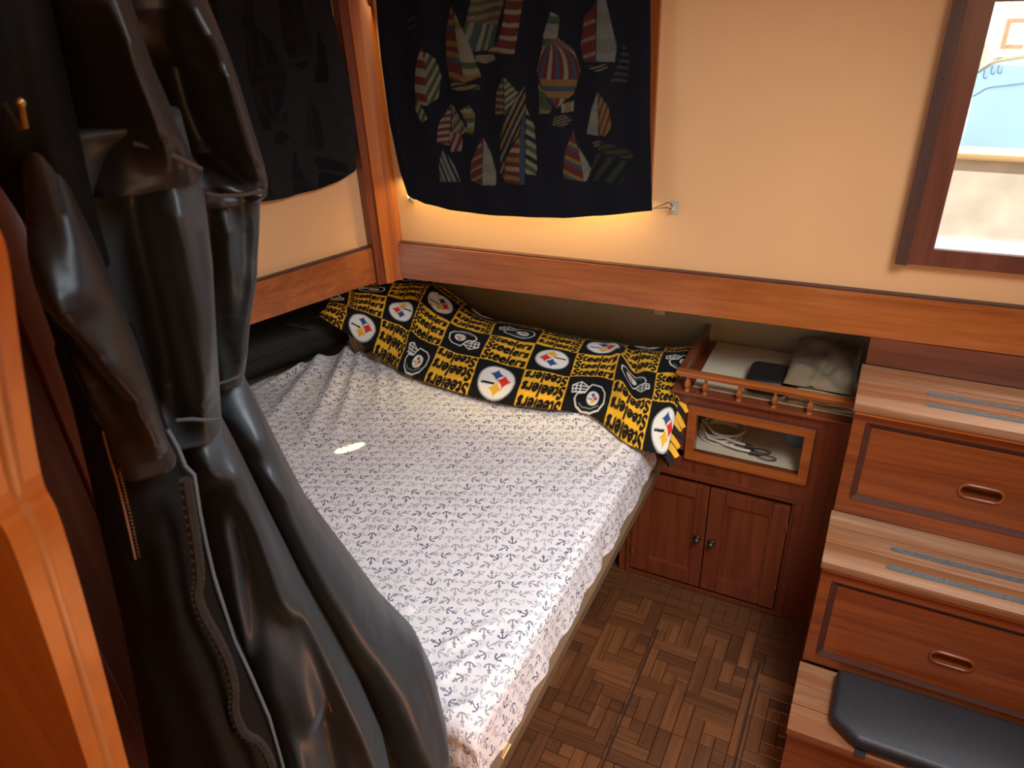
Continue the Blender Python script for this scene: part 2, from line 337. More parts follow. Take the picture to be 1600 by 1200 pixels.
# unseen enclosure
struct(MB().box(-2.3, 1.13, -1.4, 1.70, ZT, ZT + .04).build('ceiling', M['ceil']))
struct(MB().box(1.08, 1.12, -1.4, 1.68, 0, ZT).build('wall_right', M['wall']))
struct(MB().box(-2.3, 1.12, -1.44, -1.4, 0, ZT).build('wall_front', W['teakz']))
# window 1
wf = struct(MB().box(WX0 - .001, WX0, 1.5, 1.501, 1, 1.001).build('window_1', M['frame']))
bpy.data.objects.remove(wf)
t = WX0 - float(at_wall(1437, 405)[0])
mb = MB()
tb = WZ0 - float(wo[2])
yA = yw(.3)
def fr(x0, x1, z0, z1, o0=-.022, o1=.06): wprism(mb, x0, x1, o0, o1, z0, z1)
fr(WX0 - .040, WX0, WZ0 - .034, WZ1 + .05); fr(WX1, WX1 + .04, WZ0 - .034, WZ1 + .05); fr(WX0, WX1, WZ0 - .034, WZ0, -.022, -.001); fr(WX0, WX1, WZ1, WZ1 + .05)
win = struct(mb.build('window_1', M['frame']), 'dark mahogany framed cabin window looking onto the deck')
wprism(MB(), WX0 - .062, WX0 - .040, -.030, 0, WZ0 - .034, WZ1 + .05).build('window_lip', M['framelip'], win)
wprism(MB(), WX0, WX1, .030, .034, WZ0 + .002, WZ1).build('window_pane', M['glass'], win)
wprism(MB(), WX0, WX1, -.016, .06, WZ0 - .003, WZ0 + .002).build('window_sill', M['gel'], win)  # white sill carried inward over the frame, painting in the sunlit ledge
for zz in (1.10, 1.24, 1.38):
    MB().lathe((WX0 - .051, yw(WX0 - .05, -.030), zz), [(.0025, 0), (.0022, .0008), (.0005, .001)], 8, 'y').build('screw', M['darkmetal'], win)
# window 2 behind the main curtain
mb = MB()
for (a0, a1, b0, b1) in ((-1.05, -1.03, 1.13, 1.58), (-.52, float(at_wall(1027, 100)[0]), 1.13, 1.58), (-1.03, -.52, 1.13, 1.15), (-1.03, -.52, 1.56, 1.58)): wprism(mb, a0, a1, -.012, .03, b0, b1)
w2 = struct(mb.build('window_2', W['teakz']), 'varnished frame of the window hidden behind the sailboat curtain')
wprism(MB(), -1.03, -.52, .012, .016, 1.15, 1.56).build('window_pane', M['glass'], w2)

# ================================================================== FLOOR
fl = struct(MB().box(-2.3, 1.1, -1.4, 1.92, -.06, -.006).build('floor', M['gap']), 'dark parquet cabin floor with hatch seams')
SX = (float(onz(980, 1100, 0)[0]), float(onz(1168, 1110, 0)[0])); SY = float(onz(1040, 990, 0)[1])
meshes = {}
L_, W_ = .096, .032
g = .0006
def strip_mesh(dx, dy, mat):
    k = (round(dx, 3), round(dy, 3), mat)
    if k not in meshes:
        a, b_ = dx / 2 - g, dy / 2 - g; c = .0012
        v = [(-a, -b_, -.006), (a, -b_, -.006), (a, b_, -.006), (-a, b_, -.006), (-a, -b_, -c), (a, -b_, -c), (a, b_, -c), (-a, b_, -c), (-a + c, -b_ + c, 0), (a - c, -b_ + c, 0), (a - c, b_ - c, 0), (-a + c, b_ - c, 0)]
        f = [(0, 3, 2, 1), (8, 9, 10, 11)] + [(i, (i + 1) % 4, 4 + (i + 1) % 4, 4 + i) for i in range(4)] + [(4 + i, 4 + (i + 1) % 4, 8 + (i + 1) % 4, 8 + i) for i in range(4)]
        me = bpy.data.meshes.new('parquet_strip'); me.from_pydata(v, [], f); me.materials.append(M[mat]); meshes[k] = me
    return meshes[k]
cells = {}
n = 0; rest = MB()
ys = [(-.62, .36)]
strips = []
# mosaic of nested L shapes, each block turned at random
def nested(n):
    out = []; x0 = y0 = 0; m_ = n
    while m_ > 0:
        out.append((x0, y0, m_, 1)); 
        if m_ > 1: out.append((x0 + m_ - 1, y0 + 1, 1, m_ - 1))
        y0 += 1; m_ -= 1
    return out
def turn(t, n, k):
    x, y, a, b_ = t
    for _ in range(k): x, y, a, b_ = n - y - b_, x, b_, a
    return x, y, a, b_
for bi in range(-6, 8):
    for bj in range(-8, 10):
        k_ = random.choice((0, 1, 2, 3, (bi + bj) % 4))
        for t_ in nested(4):
            x, y, a, b_ = turn(t_, 4, k_); strips.append((bi * 4 + x, bj * 4 + y, a, b_))
x_or, y_or = -.348, 1.0
keep = []
for (i, j, a, b_) in strips:
    x0, y0 = x_or + i * W_, y_or + j * W_; x1, y1 = x0 + a * W_, y0 + b_ * W_
    if x1 < -.72 or x0 > .10 or y1 < .55 or y0 > 1.60: continue
    segs = [(x0, x1)]
    for sx in SX:
        new = []
        for (u0, u1) in segs:
            if u0 < sx - .002 and u1 > sx + .002 and y1 < SY + .03: new += [(u0, sx - .0018), (sx + .0018, u1)]
            else: new.append((u0, u1))
        segs = new
    for (u0, u1) in segs:
        if u1 - u0 < .004: continue
        u1 = min(u1, .10); v1 = min(y1, 1.596)
        cx, cy = (u0 + u1) / 2, (y0 + v1) / 2
        keep.append((math.hypot(cx + .3, cy - 1.05), cx, cy, u1 - u0, v1 - y0, 'floorw' if a > b_ or (a == b_ and i % 2) else 'floory'))
keep.sort()
for q, (dd, cx, cy, dx, dy, mt) in enumerate(keep):
    if q < 300:
        o = bpy.data.objects.new('parquet_strip', strip_mesh(dx, dy, mt)); COL.objects.link(o); o.parent = fl; o.location = (cx, cy, random.uniform(-.0006, 0))
    else: rest.box(cx - dx / 2 + g, cx + dx / 2 - g, cy - dy / 2 + g, cy + dy / 2 - g, -.006, -.0003)
rs_ = rest.build('parquet_strips_beyond', M['floorw'], fl); rs_['kind'] = 'stuff'

# ================================================================== BED
ZB = .53
XR = -.425; Y0 = .615
base = thing('berth_platform', 'varnished wooden berth platform under the anchor print sheet', 'bed', (-1.0, 1.2, 0))
MB().prism([(-.56, .66), (-.56, 1.86), (-1.5, 1.86), (-1.86, .66)], 'z', 0, .40).build('base', W['mahz'], base)
MB().prism([(XR + .022, .625), (XR + .022, 1.575), (-.53, 1.585), (-.53, 1.86), (-1.34, 1.86), (-1.86, .625)], 'z', .40, .425).build('board', plain('ply_edge', (.15, .08, .035), .7), base)
MB().prism([(XR - .02, .66), (XR - .02, 1.58), (-.535, 1.59), (-.535, 1.84), (-1.34, 1.84), (-1.80, .66)], 'z', .426, ZB - .022).build('mattress', M['mattress'], base)
# brass latch at the foot corner
lt_ = thing('brass_latch', 'small shiny brass hinge fitting at the near bed corner', 'hinge', (-.405, .64, .40))
p = onz(778, 1172, .42)
MB().box(p[0] - .016, p[0] + .012, p[1] - .03, p[1] + .012, .418, .424, .001).build('plate', M['brass'], lt_)
MB().tube([(p[0] + .014, p[1] + .016, .421), (p[0] + .014, p[1] - .014, .421)], .006, 10).build('barrel', M['brass'], lt_, True)
MB().lathe((p[0] - .004, p[1] - .010, .424), [(.007, 0), (.006, .003), (.002, .004)], 12).build('screw', M['chrome'], lt_, True)
MB().tube([(p[0] + .016, p[1] - .012, .418), (p[0] + .017, p[1] - .018, .36), (p[0] + .017, p[1] - .02, .30)], [.004, .004, .005], 8).build('hook_arm', M['brass'], lt_, True)
# sheet
def pn(x, y, s, seed=0): return noise.noise(Vector((x * s, y * s, seed)))
def ridge(x, y, ax, ay, bx, by, wd, amp):
    dx, dy = bx - ax, by - ay; L2 = dx * dx + dy * dy; t = ((x - ax) * dx + (y - ay) * dy) / L2
    if t < -.1 or t > 1.1: return 0
    tc = min(max(t, 0), 1); d = math.hypot(x - ax - dx * tc, y - ay - dy * tc)
    return amp * math.exp(-(d / wd) ** 2) * (1 - .75 * tc)
def P2(px, py): q = onz(px, py, ZB); return (float(q[0]), float(q[1]))
RID = []
for (a, b_, wd, am) in [((545, 556), (470, 700), .02, .030), ((565, 560), (520, 690), .016, .022), ((500, 566), (410, 670), .022, .025), ((598, 562), (590, 650), .014, .016), ((610, 565), (640, 660), .016, .018), ((470, 575), (400, 612), .018, .018),
                        ((640, 585), (700, 690), .012, .008), ((985, 690), (900, 760), .014, .012), ((1000, 700), (960, 760), .012, .012), ((940, 650), (840, 660), .012, .010), ((870, 635), (960, 700), .010, .008),
                        ((640, 950), (560, 890), .012, .012), ((700, 1010), (800, 960), .010, .010), ((690, 1060), (760, 1010), .012, .010), ((695, 1120), (780, 1080), .012, .010)]:
    RID.append((*P2(*a), *P2(*b_), wd, am * .8))
NV, NU, NS = 330, 300, 60
def left_edge(y):    # sheet's left edge, tucked beside the bag
    return np.interp(y, [.6, 1.2, 1.40, 1.55, 1.64, 1.86], [-1.83, -1.70, -1.63, -1.555, -1.46, -1.28])
verts = []; uvs = []
for j in range(NV):
    w_ = (1.845 - Y0 + .115) * j / (NV - 1) - .115; y = Y0 + max(0, w_); drop = 0
    if w_ < .03:
        if w_ > -.02: aa = (.03 - w_) / .05 * math.pi / 2; y = Y0 + .03 - .03 * math.sin(aa); drop = .03 * (1 - math.cos(aa))
        else: y = Y0 - .004 * (1 + math.sin(60 * w_)); drop = .03 + (-.02 - w_)
    xl = float(left_edge(y)); xr = XR - .03 if y < 1.56 else XR - .03 - (y - 1.56) * .9
    hang = .110 + .006 * math.sin(y * 7) + .006 * pn(0, y, 9, 3)
    if y > 1.5: hang *= max(.35, 1 - (y - 1.5) * 4)
    for i in range(NU + NS):
        if i < NU:
            x = xl + (xr - xl) * i / (NU - 1); s = x; yy = y
            z = ZB + .006 * pn(x, y, 3.5, 1) + .0035 * pn(x * 1.0, y * 1.7, 9, 2) + .002 * abs(pn(x + y * .6, y * .5, 22, 8))
            for q in RID: z += ridge(x, y, *q)
            e = (x - xl)
            if e < .06: z -= .05 * (1 - e / .06) ** 2
            z += .012 * math.exp(-((y - 1.62) / .12) ** 2) * (1 if x < -.5 else .5)
            z -= drop
        else:
            k = (i - NU + 1) / NS; s = xr + k * (hang + .04)
            a = min(1, k * 2.2); ang = a * math.pi / 2; r_ = .030
            x = xr + r_ * math.sin(ang); z = ZB - r_ * (1 - math.cos(ang)); yy = y
            if k > 1 / 2.2:
                kk = (k - 1 / 2.2) / (1 - 1 / 2.2)
                fold = math.sin(y * 46 + 3 * pn(0, y, 6, 5)) * .5 + .8 * pn(0, y, 24, 6)
                x += kk * (.012 + .007 * fold); z -= kk * (hang - .03)
            else: x += 0
            z += .004 * pn(x, y, 10, 2) * (1 - k)
            z = max(z - drop, .408 + .004 * math.sin(y * 60))
        verts.append((x, yy, z)); uvs.append((s, Y0 + w_))
faces = [(j * (NU + NS) + i, j * (NU + NS) + i + 1, (j + 1) * (NU + NS) + i + 1, (j + 1) * (NU + NS) + i) for j in range(NV - 1) for i in range(NU + NS - 1)]
sh = mk('bed_sheet', verts, faces, M['sheet'], None, True); tag(sh, 'white cotton sheet printed with tiny navy anchors, spread over the berth', 'sheet')
uvl = sh.data.uv_layers.new(name='UVMap'); vi = np.empty(len(sh.data.loops), np.int32); sh.data.loops.foreach_get('vertex_index', vi)
ua = np.array(uvs); ca, sa = math.cos(.6), math.sin(.6); ua = np.stack([ua[:, 0] * ca - ua[:, 1] * sa, ua[:, 0] * sa + ua[:, 1] * ca], 1)
uvl.data.foreach_set('uv', ua[vi].astype(np.float32).ravel())
so_ = sh.modifiers.new('thick', 'SOLIDIFY'); so_.thickness = .002; so_.offset = -1

# ================================================================== RASTER for flat prints
class Canvas:
    def __init__(s, x0, x1, y0, y1, nx, ny, base):
        s.x0, s.x1, s.y0, s.y1, s.nx, s.ny = x0, x1, y0, y1, nx, ny
        s.X, s.Y = np.meshgrid(np.linspace(x0, x1, nx), np.linspace(y0, y1, ny)); s.c = np.zeros((ny, nx, 3)); s.c[:] = base
    def fill(s, poly, col, alpha=1.0):
        poly = np.array(poly, float); mnx, mny = poly.min(0); mxx, mxy = poly.max(0)
        i0 = max(0, int((mnx - s.x0) / (s.x1 - s.x0) * (s.nx - 1))); i1 = min(s.nx, int((mxx - s.x0) / (s.x1 - s.x0) * (s.nx - 1)) + 2)
        j0 = max(0, int((mny - s.y0) / (s.y1 - s.y0) * (s.ny - 1))); j1 = min(s.ny, int((mxy - s.y0) / (s.y1 - s.y0) * (s.ny - 1)) + 2)
        if i0 >= i1 or j0 >= j1: return
        X = s.X[j0:j1, i0:i1]; Y = s.Y[j0:j1, i0:i1]; ins = np.zeros(X.shape, bool)
        for k in range(len(poly)):
            xa, ya = poly[k]; xb, yb = poly[k - 1]
            if ya == yb: continue
            ins ^= ((ya > Y) != (yb > Y)) & (X < (xb - xa) * (Y - ya) / (yb - ya) + xa)
        c = s.c[j0:j1, i0:i1]; cc = col(X, Y) if callable(col) else np.broadcast_to(np.array(col, float), c.shape)
        a = ins[..., None] * alpha; c[:] = c * (1 - a) + cc * a
    def line(s, pts, w, col):
        for (xa, ya), (xb, yb) in zip(pts[:-1], pts[1:]):
            dx, dy = xb - xa, yb - ya; l = math.hypot(dx, dy) or 1; nx, ny = -dy / l * w / 2, dx / l * w / 2; ex, ey = dx / l * w * .3, dy / l * w * .3
            s.fill([(xa + nx - ex, ya + ny - ey), (xb + nx + ex, yb + ny + ey), (xb - nx + ex, yb - ny + ey), (xa - nx - ex, ya - ny - ey)], col)
def ell(cx, cy, rx, ry, n=28): return [(cx + rx * math.cos(2 * math.pi * k / n), cy + ry * math.sin(2 * math.pi * k / n)) for k in range(n)]

# ================================================================== CURTAINS
CREAM = (.26, .23, .15); RED = (.13, .022, .014); GRN = (.055, .085, .03); GOLD = (.24, .13, .03); BLU = (.05, .065, .10); NAVY = (.012, .014, .025); TANC = (.20, .15, .08); GREY = (.20, .20, .17); BASE = (.0045, .0045, .0075)
def cv(x, y): return (580 + x / 3.3333, y / 3.3333)
SAILS = [
 ([(268,235),(235,330),(228,450),(240,540),(298,550),(285,400)], (0,1,40), [CREAM,RED]),
 ([(275,265),(330,310),(358,400),(345,510),(298,550),(285,400)], (1,.45,17), [GRN,CREAM]),
 ([(245,510),(300,615),(270,640),(230,560)], (1,.3,14), [CREAM,GRN]),
 ([(410,25),(380,180),(385,330),(405,425),(490,430),(430,130)], (-.15,1,24), [RED,GOLD,BLU,RED,RED,GOLD]),
 ([(420,40),(500,200),(570,400),(490,430),(440,180)], (.1,1,30), [CREAM,CREAM,CREAM,GRN,CREAM,GOLD,CREAM,CREAM]),
 ([(405,440),(440,430),(560,445),(565,465),(480,480),(410,465)], (.3,1,9), [TANC,BASE,TANC]),
 ([(520,0),(700,0),(660,130),(495,115)], (.1,1,20), [TANC,GRN,TANC,(.1,.08,.04)]),
 ([(495,115),(660,130),(635,260),(525,270),(480,150)], (1,.25,22), [GREY,GRN,BLU,CREAM,GRN]),
 ([(710,0),(790,0),(745,285),(600,275),(665,215),(690,120)], (.05,1,19), [RED,CREAM,RED]),
 ([(540,290),(640,285),(650,310),(590,335),(545,320)], (.3,1,8), [TANC,CREAM]),
 ([(940,60),(985,90),(970,195),(890,250),(900,170)], (.1,1,32), [GREY,CREAM,GRN]),
 ([(970,195),(890,250),(860,370),(900,480),(965,565),(1050,490),(1085,370),(1050,260)], 'balloon', None),
 ([(870,430),(900,480),(945,560),(930,592),(878,590)], (-.1,1,38), [GRN,TANC,GRN]),
 ([(988,545),(1050,528),(1048,582),(990,590)], (1,0,30), [TANC,CREAM]),
 ([(955,605),(1010,602),(1040,630),(1000,665),(945,650)], (.2,1,7), [TANC,BASE]),
 ([(1170,20),(1105,90),(1085,240),(1105,325),(1170,320)], (.55,1,16), [RED,RED,RED,TANC]),
 ([(1178,0),(1225,0),(1275,250),(1265,325),(1172,320)], (.02,1,60), [GREY,(.17,.16,.12)]),
 ([(1110,345),(1215,335),(1232,350),(1180,378)], (.3,1,8), [TANC,BASE]),
 ([(695,400),(655,480),(645,600),(695,590)], (.2,1,16), [TANC,(.06,.03,.02)]),
 ([(700,400),(765,480),(755,520),(700,600)], (.8,1,14), [GRN,CREAM]),
 ([(800,445),(720,570),(672,720),(670,900),(690,930),(700,800),(770,700),(805,560)], (1,.42,15), [GOLD,NAVY,TANC,NAVY]),
 ([(778,698),(705,820),(690,950),(775,960)], (-.15,1,24), [RED,GOLD,RED,CREAM]),
 ([(800,560),(805,960),(775,960),(778,700)], (0,1,200), [BLU]),
 ([(805,560),(850,660),(865,880),(860,910),(808,905)], (-.35,1,22), [CREAM,NAVY,CREAM,GRN]),
 ([(410,545),(350,640),(345,740),(400,760)], (0,1,17), [RED,CREAM]),
 ([(415,545),(460,620),(500,680),(470,700),(410,690)], (.9,.6,13), [BLU,CREAM,GOLD]),
 ([(510,545),(460,580),(498,650),(492,700),(530,700),(540,600)], (.1,1,24), [GOLD,GRN,CREAM]),
 ([(400,690),(470,700),(465,790),(410,795)], (1,.3,16), [CREAM,RED]),
 ([(375,775),(355,850),(360,945),(460,950),(430,870)], (1,-.5,12), [GRN,GREY,NAVY,GREY]),
 ([(575,715),(515,850),(510,940),(580,965)], (.5,1,17), [RED,RED,TANC]),
 ([(580,720),(620,800),(650,900),(650,965),(580,965)], (.1,1,50), [CREAM,GREY]),
 ([(1048,680),(1010,780),(1000,900),(1010,930),(1105,950),(1070,780)], (-.3,1,17), [RED,GOLD,BLU,RED]),
 ([(1070,770),(1110,830),(1160,920),(1105,950)], (.1,1,50), [CREAM,GREY]),
 ([(1180,480),(1145,570),(1115,700),(1180,710)], (.1,1,60), [CREAM,GREY]),
 ([(1185,485),(1235,560),(1250,670),(1210,715),(1185,700)], (1,.2,14), [(.1,.04,.02),GOLD]),
 ([(1145,740),(1195,735),(1205,760),(1160,775)], (.3,1,8), [TANC,BASE]),
 ([(1195,740),(1360,790),(1370,840),(1170,790)], (.3,1,16), [(.05,.045,.02),(.02,.02,.01)]),
 ([(1170,800),(1360,850),(1300,960),(1120,940)], (1,.5,30), [(.035,.035,.025),(.008,.008,.008)]),
 ([(1310,230),(1285,330),(1240,430),(1330,440),(1350,300)], (0,1,14), [(.05,.05,.05),(.008,.008,.01)]),
 ([(190,60),(240,90),(235,180),(180,150)], (.3,1,18), [(.03,.035,.04),(.006,.006,.01)]),
]
def paint_sails(cvs, conv, gain=1.0):
    for poly, st, pal in SAILS:
        pts = [conv(*q) for q in poly]
        a0 = np.array(conv(0, 0)); ax = (np.array(conv(1000, 0)) - a0) / 1000; ay = (np.array(conv(0, 1000)) - a0) / 1000
        inv = np.linalg.inv(np.array([ax, ay]).T)
        def col(X, Y, st=st, pal=pal):
            u = inv[0, 0] * (X - a0[0]) + inv[0, 1] * (Y - a0[1]); v = inv[1, 0] * (X - a0[0]) + inv[1, 1] * (Y - a0[1])
            if st == 'balloon':
                hw = np.maximum(8, 112 * np.sqrt(np.clip(1 - ((v - 375) / 190) ** 2, 0, 1))); k = np.floor((u - 970) / hw * 5.5 + 20).astype(int) % 4
                c = np.array([CREAM, RED, BLU, RED])[k]; c[(v > 345) & (v < 430)] = GOLD; c[(v > 375) & (v < 398)] = BLU
            else:
                uu = u * st[0] + v * st[1] + 6 * np.sin(u * .03); k = np.floor(uu / (st[2] * math.hypot(st[0], st[1]))).astype(int) % len(pal); c = np.array(pal)[k]
            n_ = np.random.rand(*X.shape)[..., None]
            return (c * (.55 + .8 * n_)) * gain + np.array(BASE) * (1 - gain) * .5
        cvs.fill(pts, col)
def set_print(o, cols):
    at = o.data.color_attributes.new('print', 'FLOAT_COLOR', 'POINT'); a = np.ones((len(cols), 4), np.float32); a[:, :3] = cols; at.data.foreach_set('color', a.ravel())
def curtain(name, label, P, left, right, hem, ztop, nx, ny, gain, folds, base):
    # P(s,z,depth)->xyz ; left/right edges s(z), hem z(s)
    cvs = Canvas(0, 1, 0, 1, nx, ny, base)
    return cvs
def edge(pts): pts = sorted(pts, key=lambda q: q[1]); return [q[0] for q in pts], [q[1] for q in pts]
# main curtain: plane Y = 1.575 + K X
CO = 1.575
def pc(px, py): q = ony(px, py, CO, K); return float(q[0]), float(q[2])
Lp = [pc(*q) for q in [(590, -30), (600, 100), (612, 190), (628, 265), (640, 305)]]; Rp = [pc(*q) for q in [(1018, -30), (1018, 100), (1018, 200), (1020, 328)]]
Hp = [pc(*q) for q in [(640, 305), (665, 318), (700, 328), (745, 334), (800, 338), (880, 341), (940, 338), (1020, 328)]]
lx, lz = edge(Lp); rx, rz = edge(Rp); Hp.sort(); hx = [q[0] for q in Hp]; hz = [q[1] for q in Hp]
NX, NY = 470, 400; ZC = 1.60
cvs = Canvas(min(lx) - .02, max(rx) + .02, min(hz) - .02, ZC, NX * 2, NY * 2, BASE); paint_sails(cvs, lambda x, y: pc(*cv(x, y)), .45)
vs = []; cs = []
for j in range(NY):
    v = j / (NY - 1)
    for i in range(NX):
        u = i / (NX - 1)
        z = ZC; 
        xh = hx[0] + (hx[-1] - hx[0]) * u; zh = np.interp(xh, hx, hz); z = zh + (ZC - zh) * v
        x = np.interp(z, lz, lx) * (1 - u) + np.interp(z, rz, rx) * u
        f = .004 * math.sin(u * 38 + 2 * math.sin(v * 3)) * (.4 + v) + .003 * math.sin(u * 13 + 1) + .006 * pn(u * 3, v * 2, 1.5, 4)
        if u < .03: f += .004
        vs.append((x, CO + K * x - f, z)); 
        ci = int((x - cvs.x0) / (cvs.x1 - cvs.x0) * (cvs.nx - 1)); cj = int((z - cvs.y0) / (cvs.y1 - cvs.y0) * (cvs.ny - 1))
        ci = min(max(ci, 1), cvs.nx - 2); cj = min(max(cj, 1), cvs.ny - 2)
        k = cvs.c[cj - 1:cj + 2, ci - 1:ci + 2].reshape(-1, 3).mean(0) if 0 < v else BASE
        if v < .035 or u > .985 or u < .015: k = BASE
        cs.append(k)
fs = [(j * NX + i, j * NX + i + 1, (j + 1) * NX + i + 1, (j + 1) * NX + i) for j in range(NY - 1) for i in range(NX - 1)]
cur = mk('window_curtain', vs, fs, M['curtain'], None, True); set_print(cur, np.array(cs)); tag(cur, 'black curtain printed with colourful sailboats, right of the corner post', 'curtain')
sm = cur.modifiers.new('thick', 'SOLIDIFY'); sm.thickness = .002
MB().tube([(-1.13, CO + K * -1.13, 1.605), (-.45, CO + K * -.45, 1.605)], .006, 8).build('curtain_rod', M['brass'], cur, True)
# left curtain
def pL(px, py): q = onL(px, py, .012); p = np.array([q[0], q[1]]) - LP; return float(p @ LD), float(q[2])
Hl = [pL(*q) for q in [(330, 330), (404, 315), (450, 308), (490, 297), (520, 286), (545, 272), (556, 262)]]; Rl = [pL(*q) for q in [(518, -20), (514, 0), (530, 70), (545, 130), (555, 190), (558, 230), (556, 262)]]
Hl.sort(); hs = [q[0] for q in Hl]; hzz = [q[1] for q in Hl]; rs2, rz2 = edge(Rl); SL = Hl[0][0] - .35
NX2, NY2 = 300, 200
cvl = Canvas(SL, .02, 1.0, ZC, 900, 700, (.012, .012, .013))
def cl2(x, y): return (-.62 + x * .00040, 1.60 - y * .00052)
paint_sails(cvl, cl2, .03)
vs = []; cs = []
for j in range(NY2):
    v = j / (NY2 - 1)
    for i in range(NX2):
        u = i / (NX2 - 1); s0 = SL + (hs[-1] - SL) * u; zh = np.interp(s0, hs, hzz); z = zh + (ZC - zh) * v
        sr = np.interp(z, rz2, rs2); s = SL + (sr - SL) * u
        f = .010 * math.sin(s * 42 + 4 * (z - 1.2) + 1.0) * (.3 + .7 * v) + .006 * math.exp(-((s + .10 - (1.5 - z) * .12) / .01) ** 2) + .005 * pn(s * 20, z * 9, 1, 9) + (.010 * abs(math.sin(z * 60 + s * 50)) if u > .9 else 0) * .4
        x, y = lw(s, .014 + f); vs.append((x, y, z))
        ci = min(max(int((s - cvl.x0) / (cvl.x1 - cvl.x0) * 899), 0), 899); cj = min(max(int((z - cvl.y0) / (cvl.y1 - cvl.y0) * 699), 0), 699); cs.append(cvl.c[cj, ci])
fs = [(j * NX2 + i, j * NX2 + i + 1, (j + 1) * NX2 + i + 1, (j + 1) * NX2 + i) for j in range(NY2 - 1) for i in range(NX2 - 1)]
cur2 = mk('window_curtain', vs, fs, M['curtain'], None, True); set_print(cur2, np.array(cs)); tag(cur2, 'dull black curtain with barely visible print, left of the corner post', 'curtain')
sm = cur2.modifiers.new('thick', 'SOLIDIFY'); sm.thickness = .002
# hooks
def chook(px, py, label, flip):
    q = ony(px, py, YW - .002, K); x, z = float(q[0]), float(q[2]); y = yw(x)
    h = thing('adhesive_hook', label, 'hook', (x, y, z))
    bm = bmesh.new(); MBb = MB().box(x - .008, x + .008, y - .003, y, z - .018, z + .012, .0012); bm.free(); MBb.build('hook_base', M['clear'], h, True)
    MB().tube([(x, y - .003, z + .004), (x, y - .009, z - .002), (x, y - .014, z - .008), (x, y - .018, z - .006), (x, y - .019, z + .002)], [.003, .003, .003, .0028, .002], 8).build('hook_arm', M['clear'], h, True)
    return x, y, z
hk1 = chook(1054, 322, 'clear plastic hook holding the curtain cord, right of the sailboat curtain', 1)
hk2 = chook(641, 303, 'clear plastic hook by the lower left corner of the sailboat curtain', 0)
c0 = pc(1020, 326); y0_ = CO + K * c0[0]
lc = MB().tube([(c0[0], y0_, c0[1]), (hk1[0] - .012, hk1[1] - .012, hk1[2] + .010), (hk1[0] - .002, hk1[1] - .016, hk1[2] + .006), (hk1[0] - .002, hk1[1] - .016, hk1[2] - .003), (hk1[0] - .014, hk1[1] - .012, hk1[2] - .002)], .0011, 6, True).build('curtain_cord', M['cord'], None, True)
tag(lc, 'thin dark elastic loop stretched from the curtain corner to the clear hook', 'cord')

# ================================================================== CABINET
YC = 1.596
def cp(px, py, y=YC): q = ony(px, py, y); return float(q[0]), float(q[2])
cab = thing('side_cabinet', 'reddish wooden cabinet with glass door and gallery rail, between bed and steps', 'cabinet', (-.22, 1.74, 0))
gx0, gz1 = cp(1077.5, 631); gx1 = cp(1276, 669)[0]; gz0 = cp(1259, 756)[1]
ZS = .645; XA, XB = -.515, .034; XT = -.386
fx0, fx1 = cp(985, 881)[0] - .012, cp(1255, 781)[0]; fz1 = cp(1255, 781)[1]; fz0 = cp(1217, 961)[1]
ca_ = MB()
def cb(x0, x1, z0, z1, y0=YC, y1=YC + .02): ca_.box(x0, x1, y0, y1, z0, z1)
t_ = .022
cb(XT, gx0 + t_, gz0, ZS); cb(gx1 - t_, XB, fz0, ZS); cb(gx0 + t_, gx1 - t_, gz1 - t_ - .002, ZS); cb(XA, gx1 - t_, fz1, .40); cb(XT, gx1 - t_, .40, gz0 + t_ * .8)
cb(XA, fx0, fz0, fz1); cb(XA, XB, 0, fz0)
ca_.box(XA, XA + .015, YC + .02, 1.885, 0, .40); ca_.box(XT, XT + .012, YC + .02, 1.885, .40, ZS); ca_.box(XA, XT, YC, 1.885, .388, .40); ca_.box(XB - .015, XB, YC + .02, 1.885, 0, ZS); ca_.box(XT, XB, 1.875, 1.885, 0, ZS)
ca_.build('carcass', W['mahz'], cab)
box('gallery_shelf', W['mahx'], XT - .006, XB, YC - .012, 1.885, ZS, ZS + .008, cab, .002)
box('shelf_liner', M['shelf'], gx0, XB - .006, YC + .02, 1.88, ZS + .008, ZS + .010, cab)
box('inner_shelf', M['shelf'], XT + .013, XB - .015, YC + .02, 1.875, gz0 + .004, gz0 + .016, cab)
# double door frame moulding
mb = MB(); frame_xz(mb, fx0, fx1, fz0, fz1, .014, YC - .007, YC); mb.build('door_frame', W['mahx'], cab)
dmx = cp(1111, 761)[0]; d1 = cp(1236, 794); d2z = cp(1206, 947)[1]; d0 = cp(986, 881)[0]
def door(x0, x1, z0, z1, px0, px1, pz0, pz1, knobpx, hingepx):
    mb = MB()
    for (a, b_, c, d) in ((x0, px0, z0, z1), (px1, x1, z0, z1), (px0, px1, z0, pz0), (px0, px1, pz1, z1)): mb.box(a + .0005, b_ - .0005, YC - .010, YC + .012, c, d, .0008)
    dr = mb.build('door', W['mahz'], cab)
    box('door_panel', W['mahz'], px0, px1, YC - .003, YC + .006, pz0, pz1, dr)
    mb = MB(); frame_xz(mb, px0, px1, pz0, pz1, .005, YC - .007, YC); mb.build('panel_bead', W['mahx'], dr)
    kx, kz = cp(*knobpx)
    MB().lathe((kx, YC - .010, kz), [(.011, 0), (.0115, .002), (.009, .003), (.005, .006), (.006, .011), (.0085, .015), (.007, .019), (.002, .021)], 16, 'y').build('knob', M['darkmetal'], dr, True)
    for hp in hingepx:
        hx_, hz_ = cp(*hp); MB().tube([(hx_, YC - .014, hz_ - .012), (hx_, YC - .014, hz_ + .012)], .0032, 8).build('hinge', M['brass'], dr, True)
pR = (cp(1134, 786), cp(1207, 802), cp(1189, 920)); pLl = (cp(1014, 867), cp(1090, 772), cp(1075, 886))
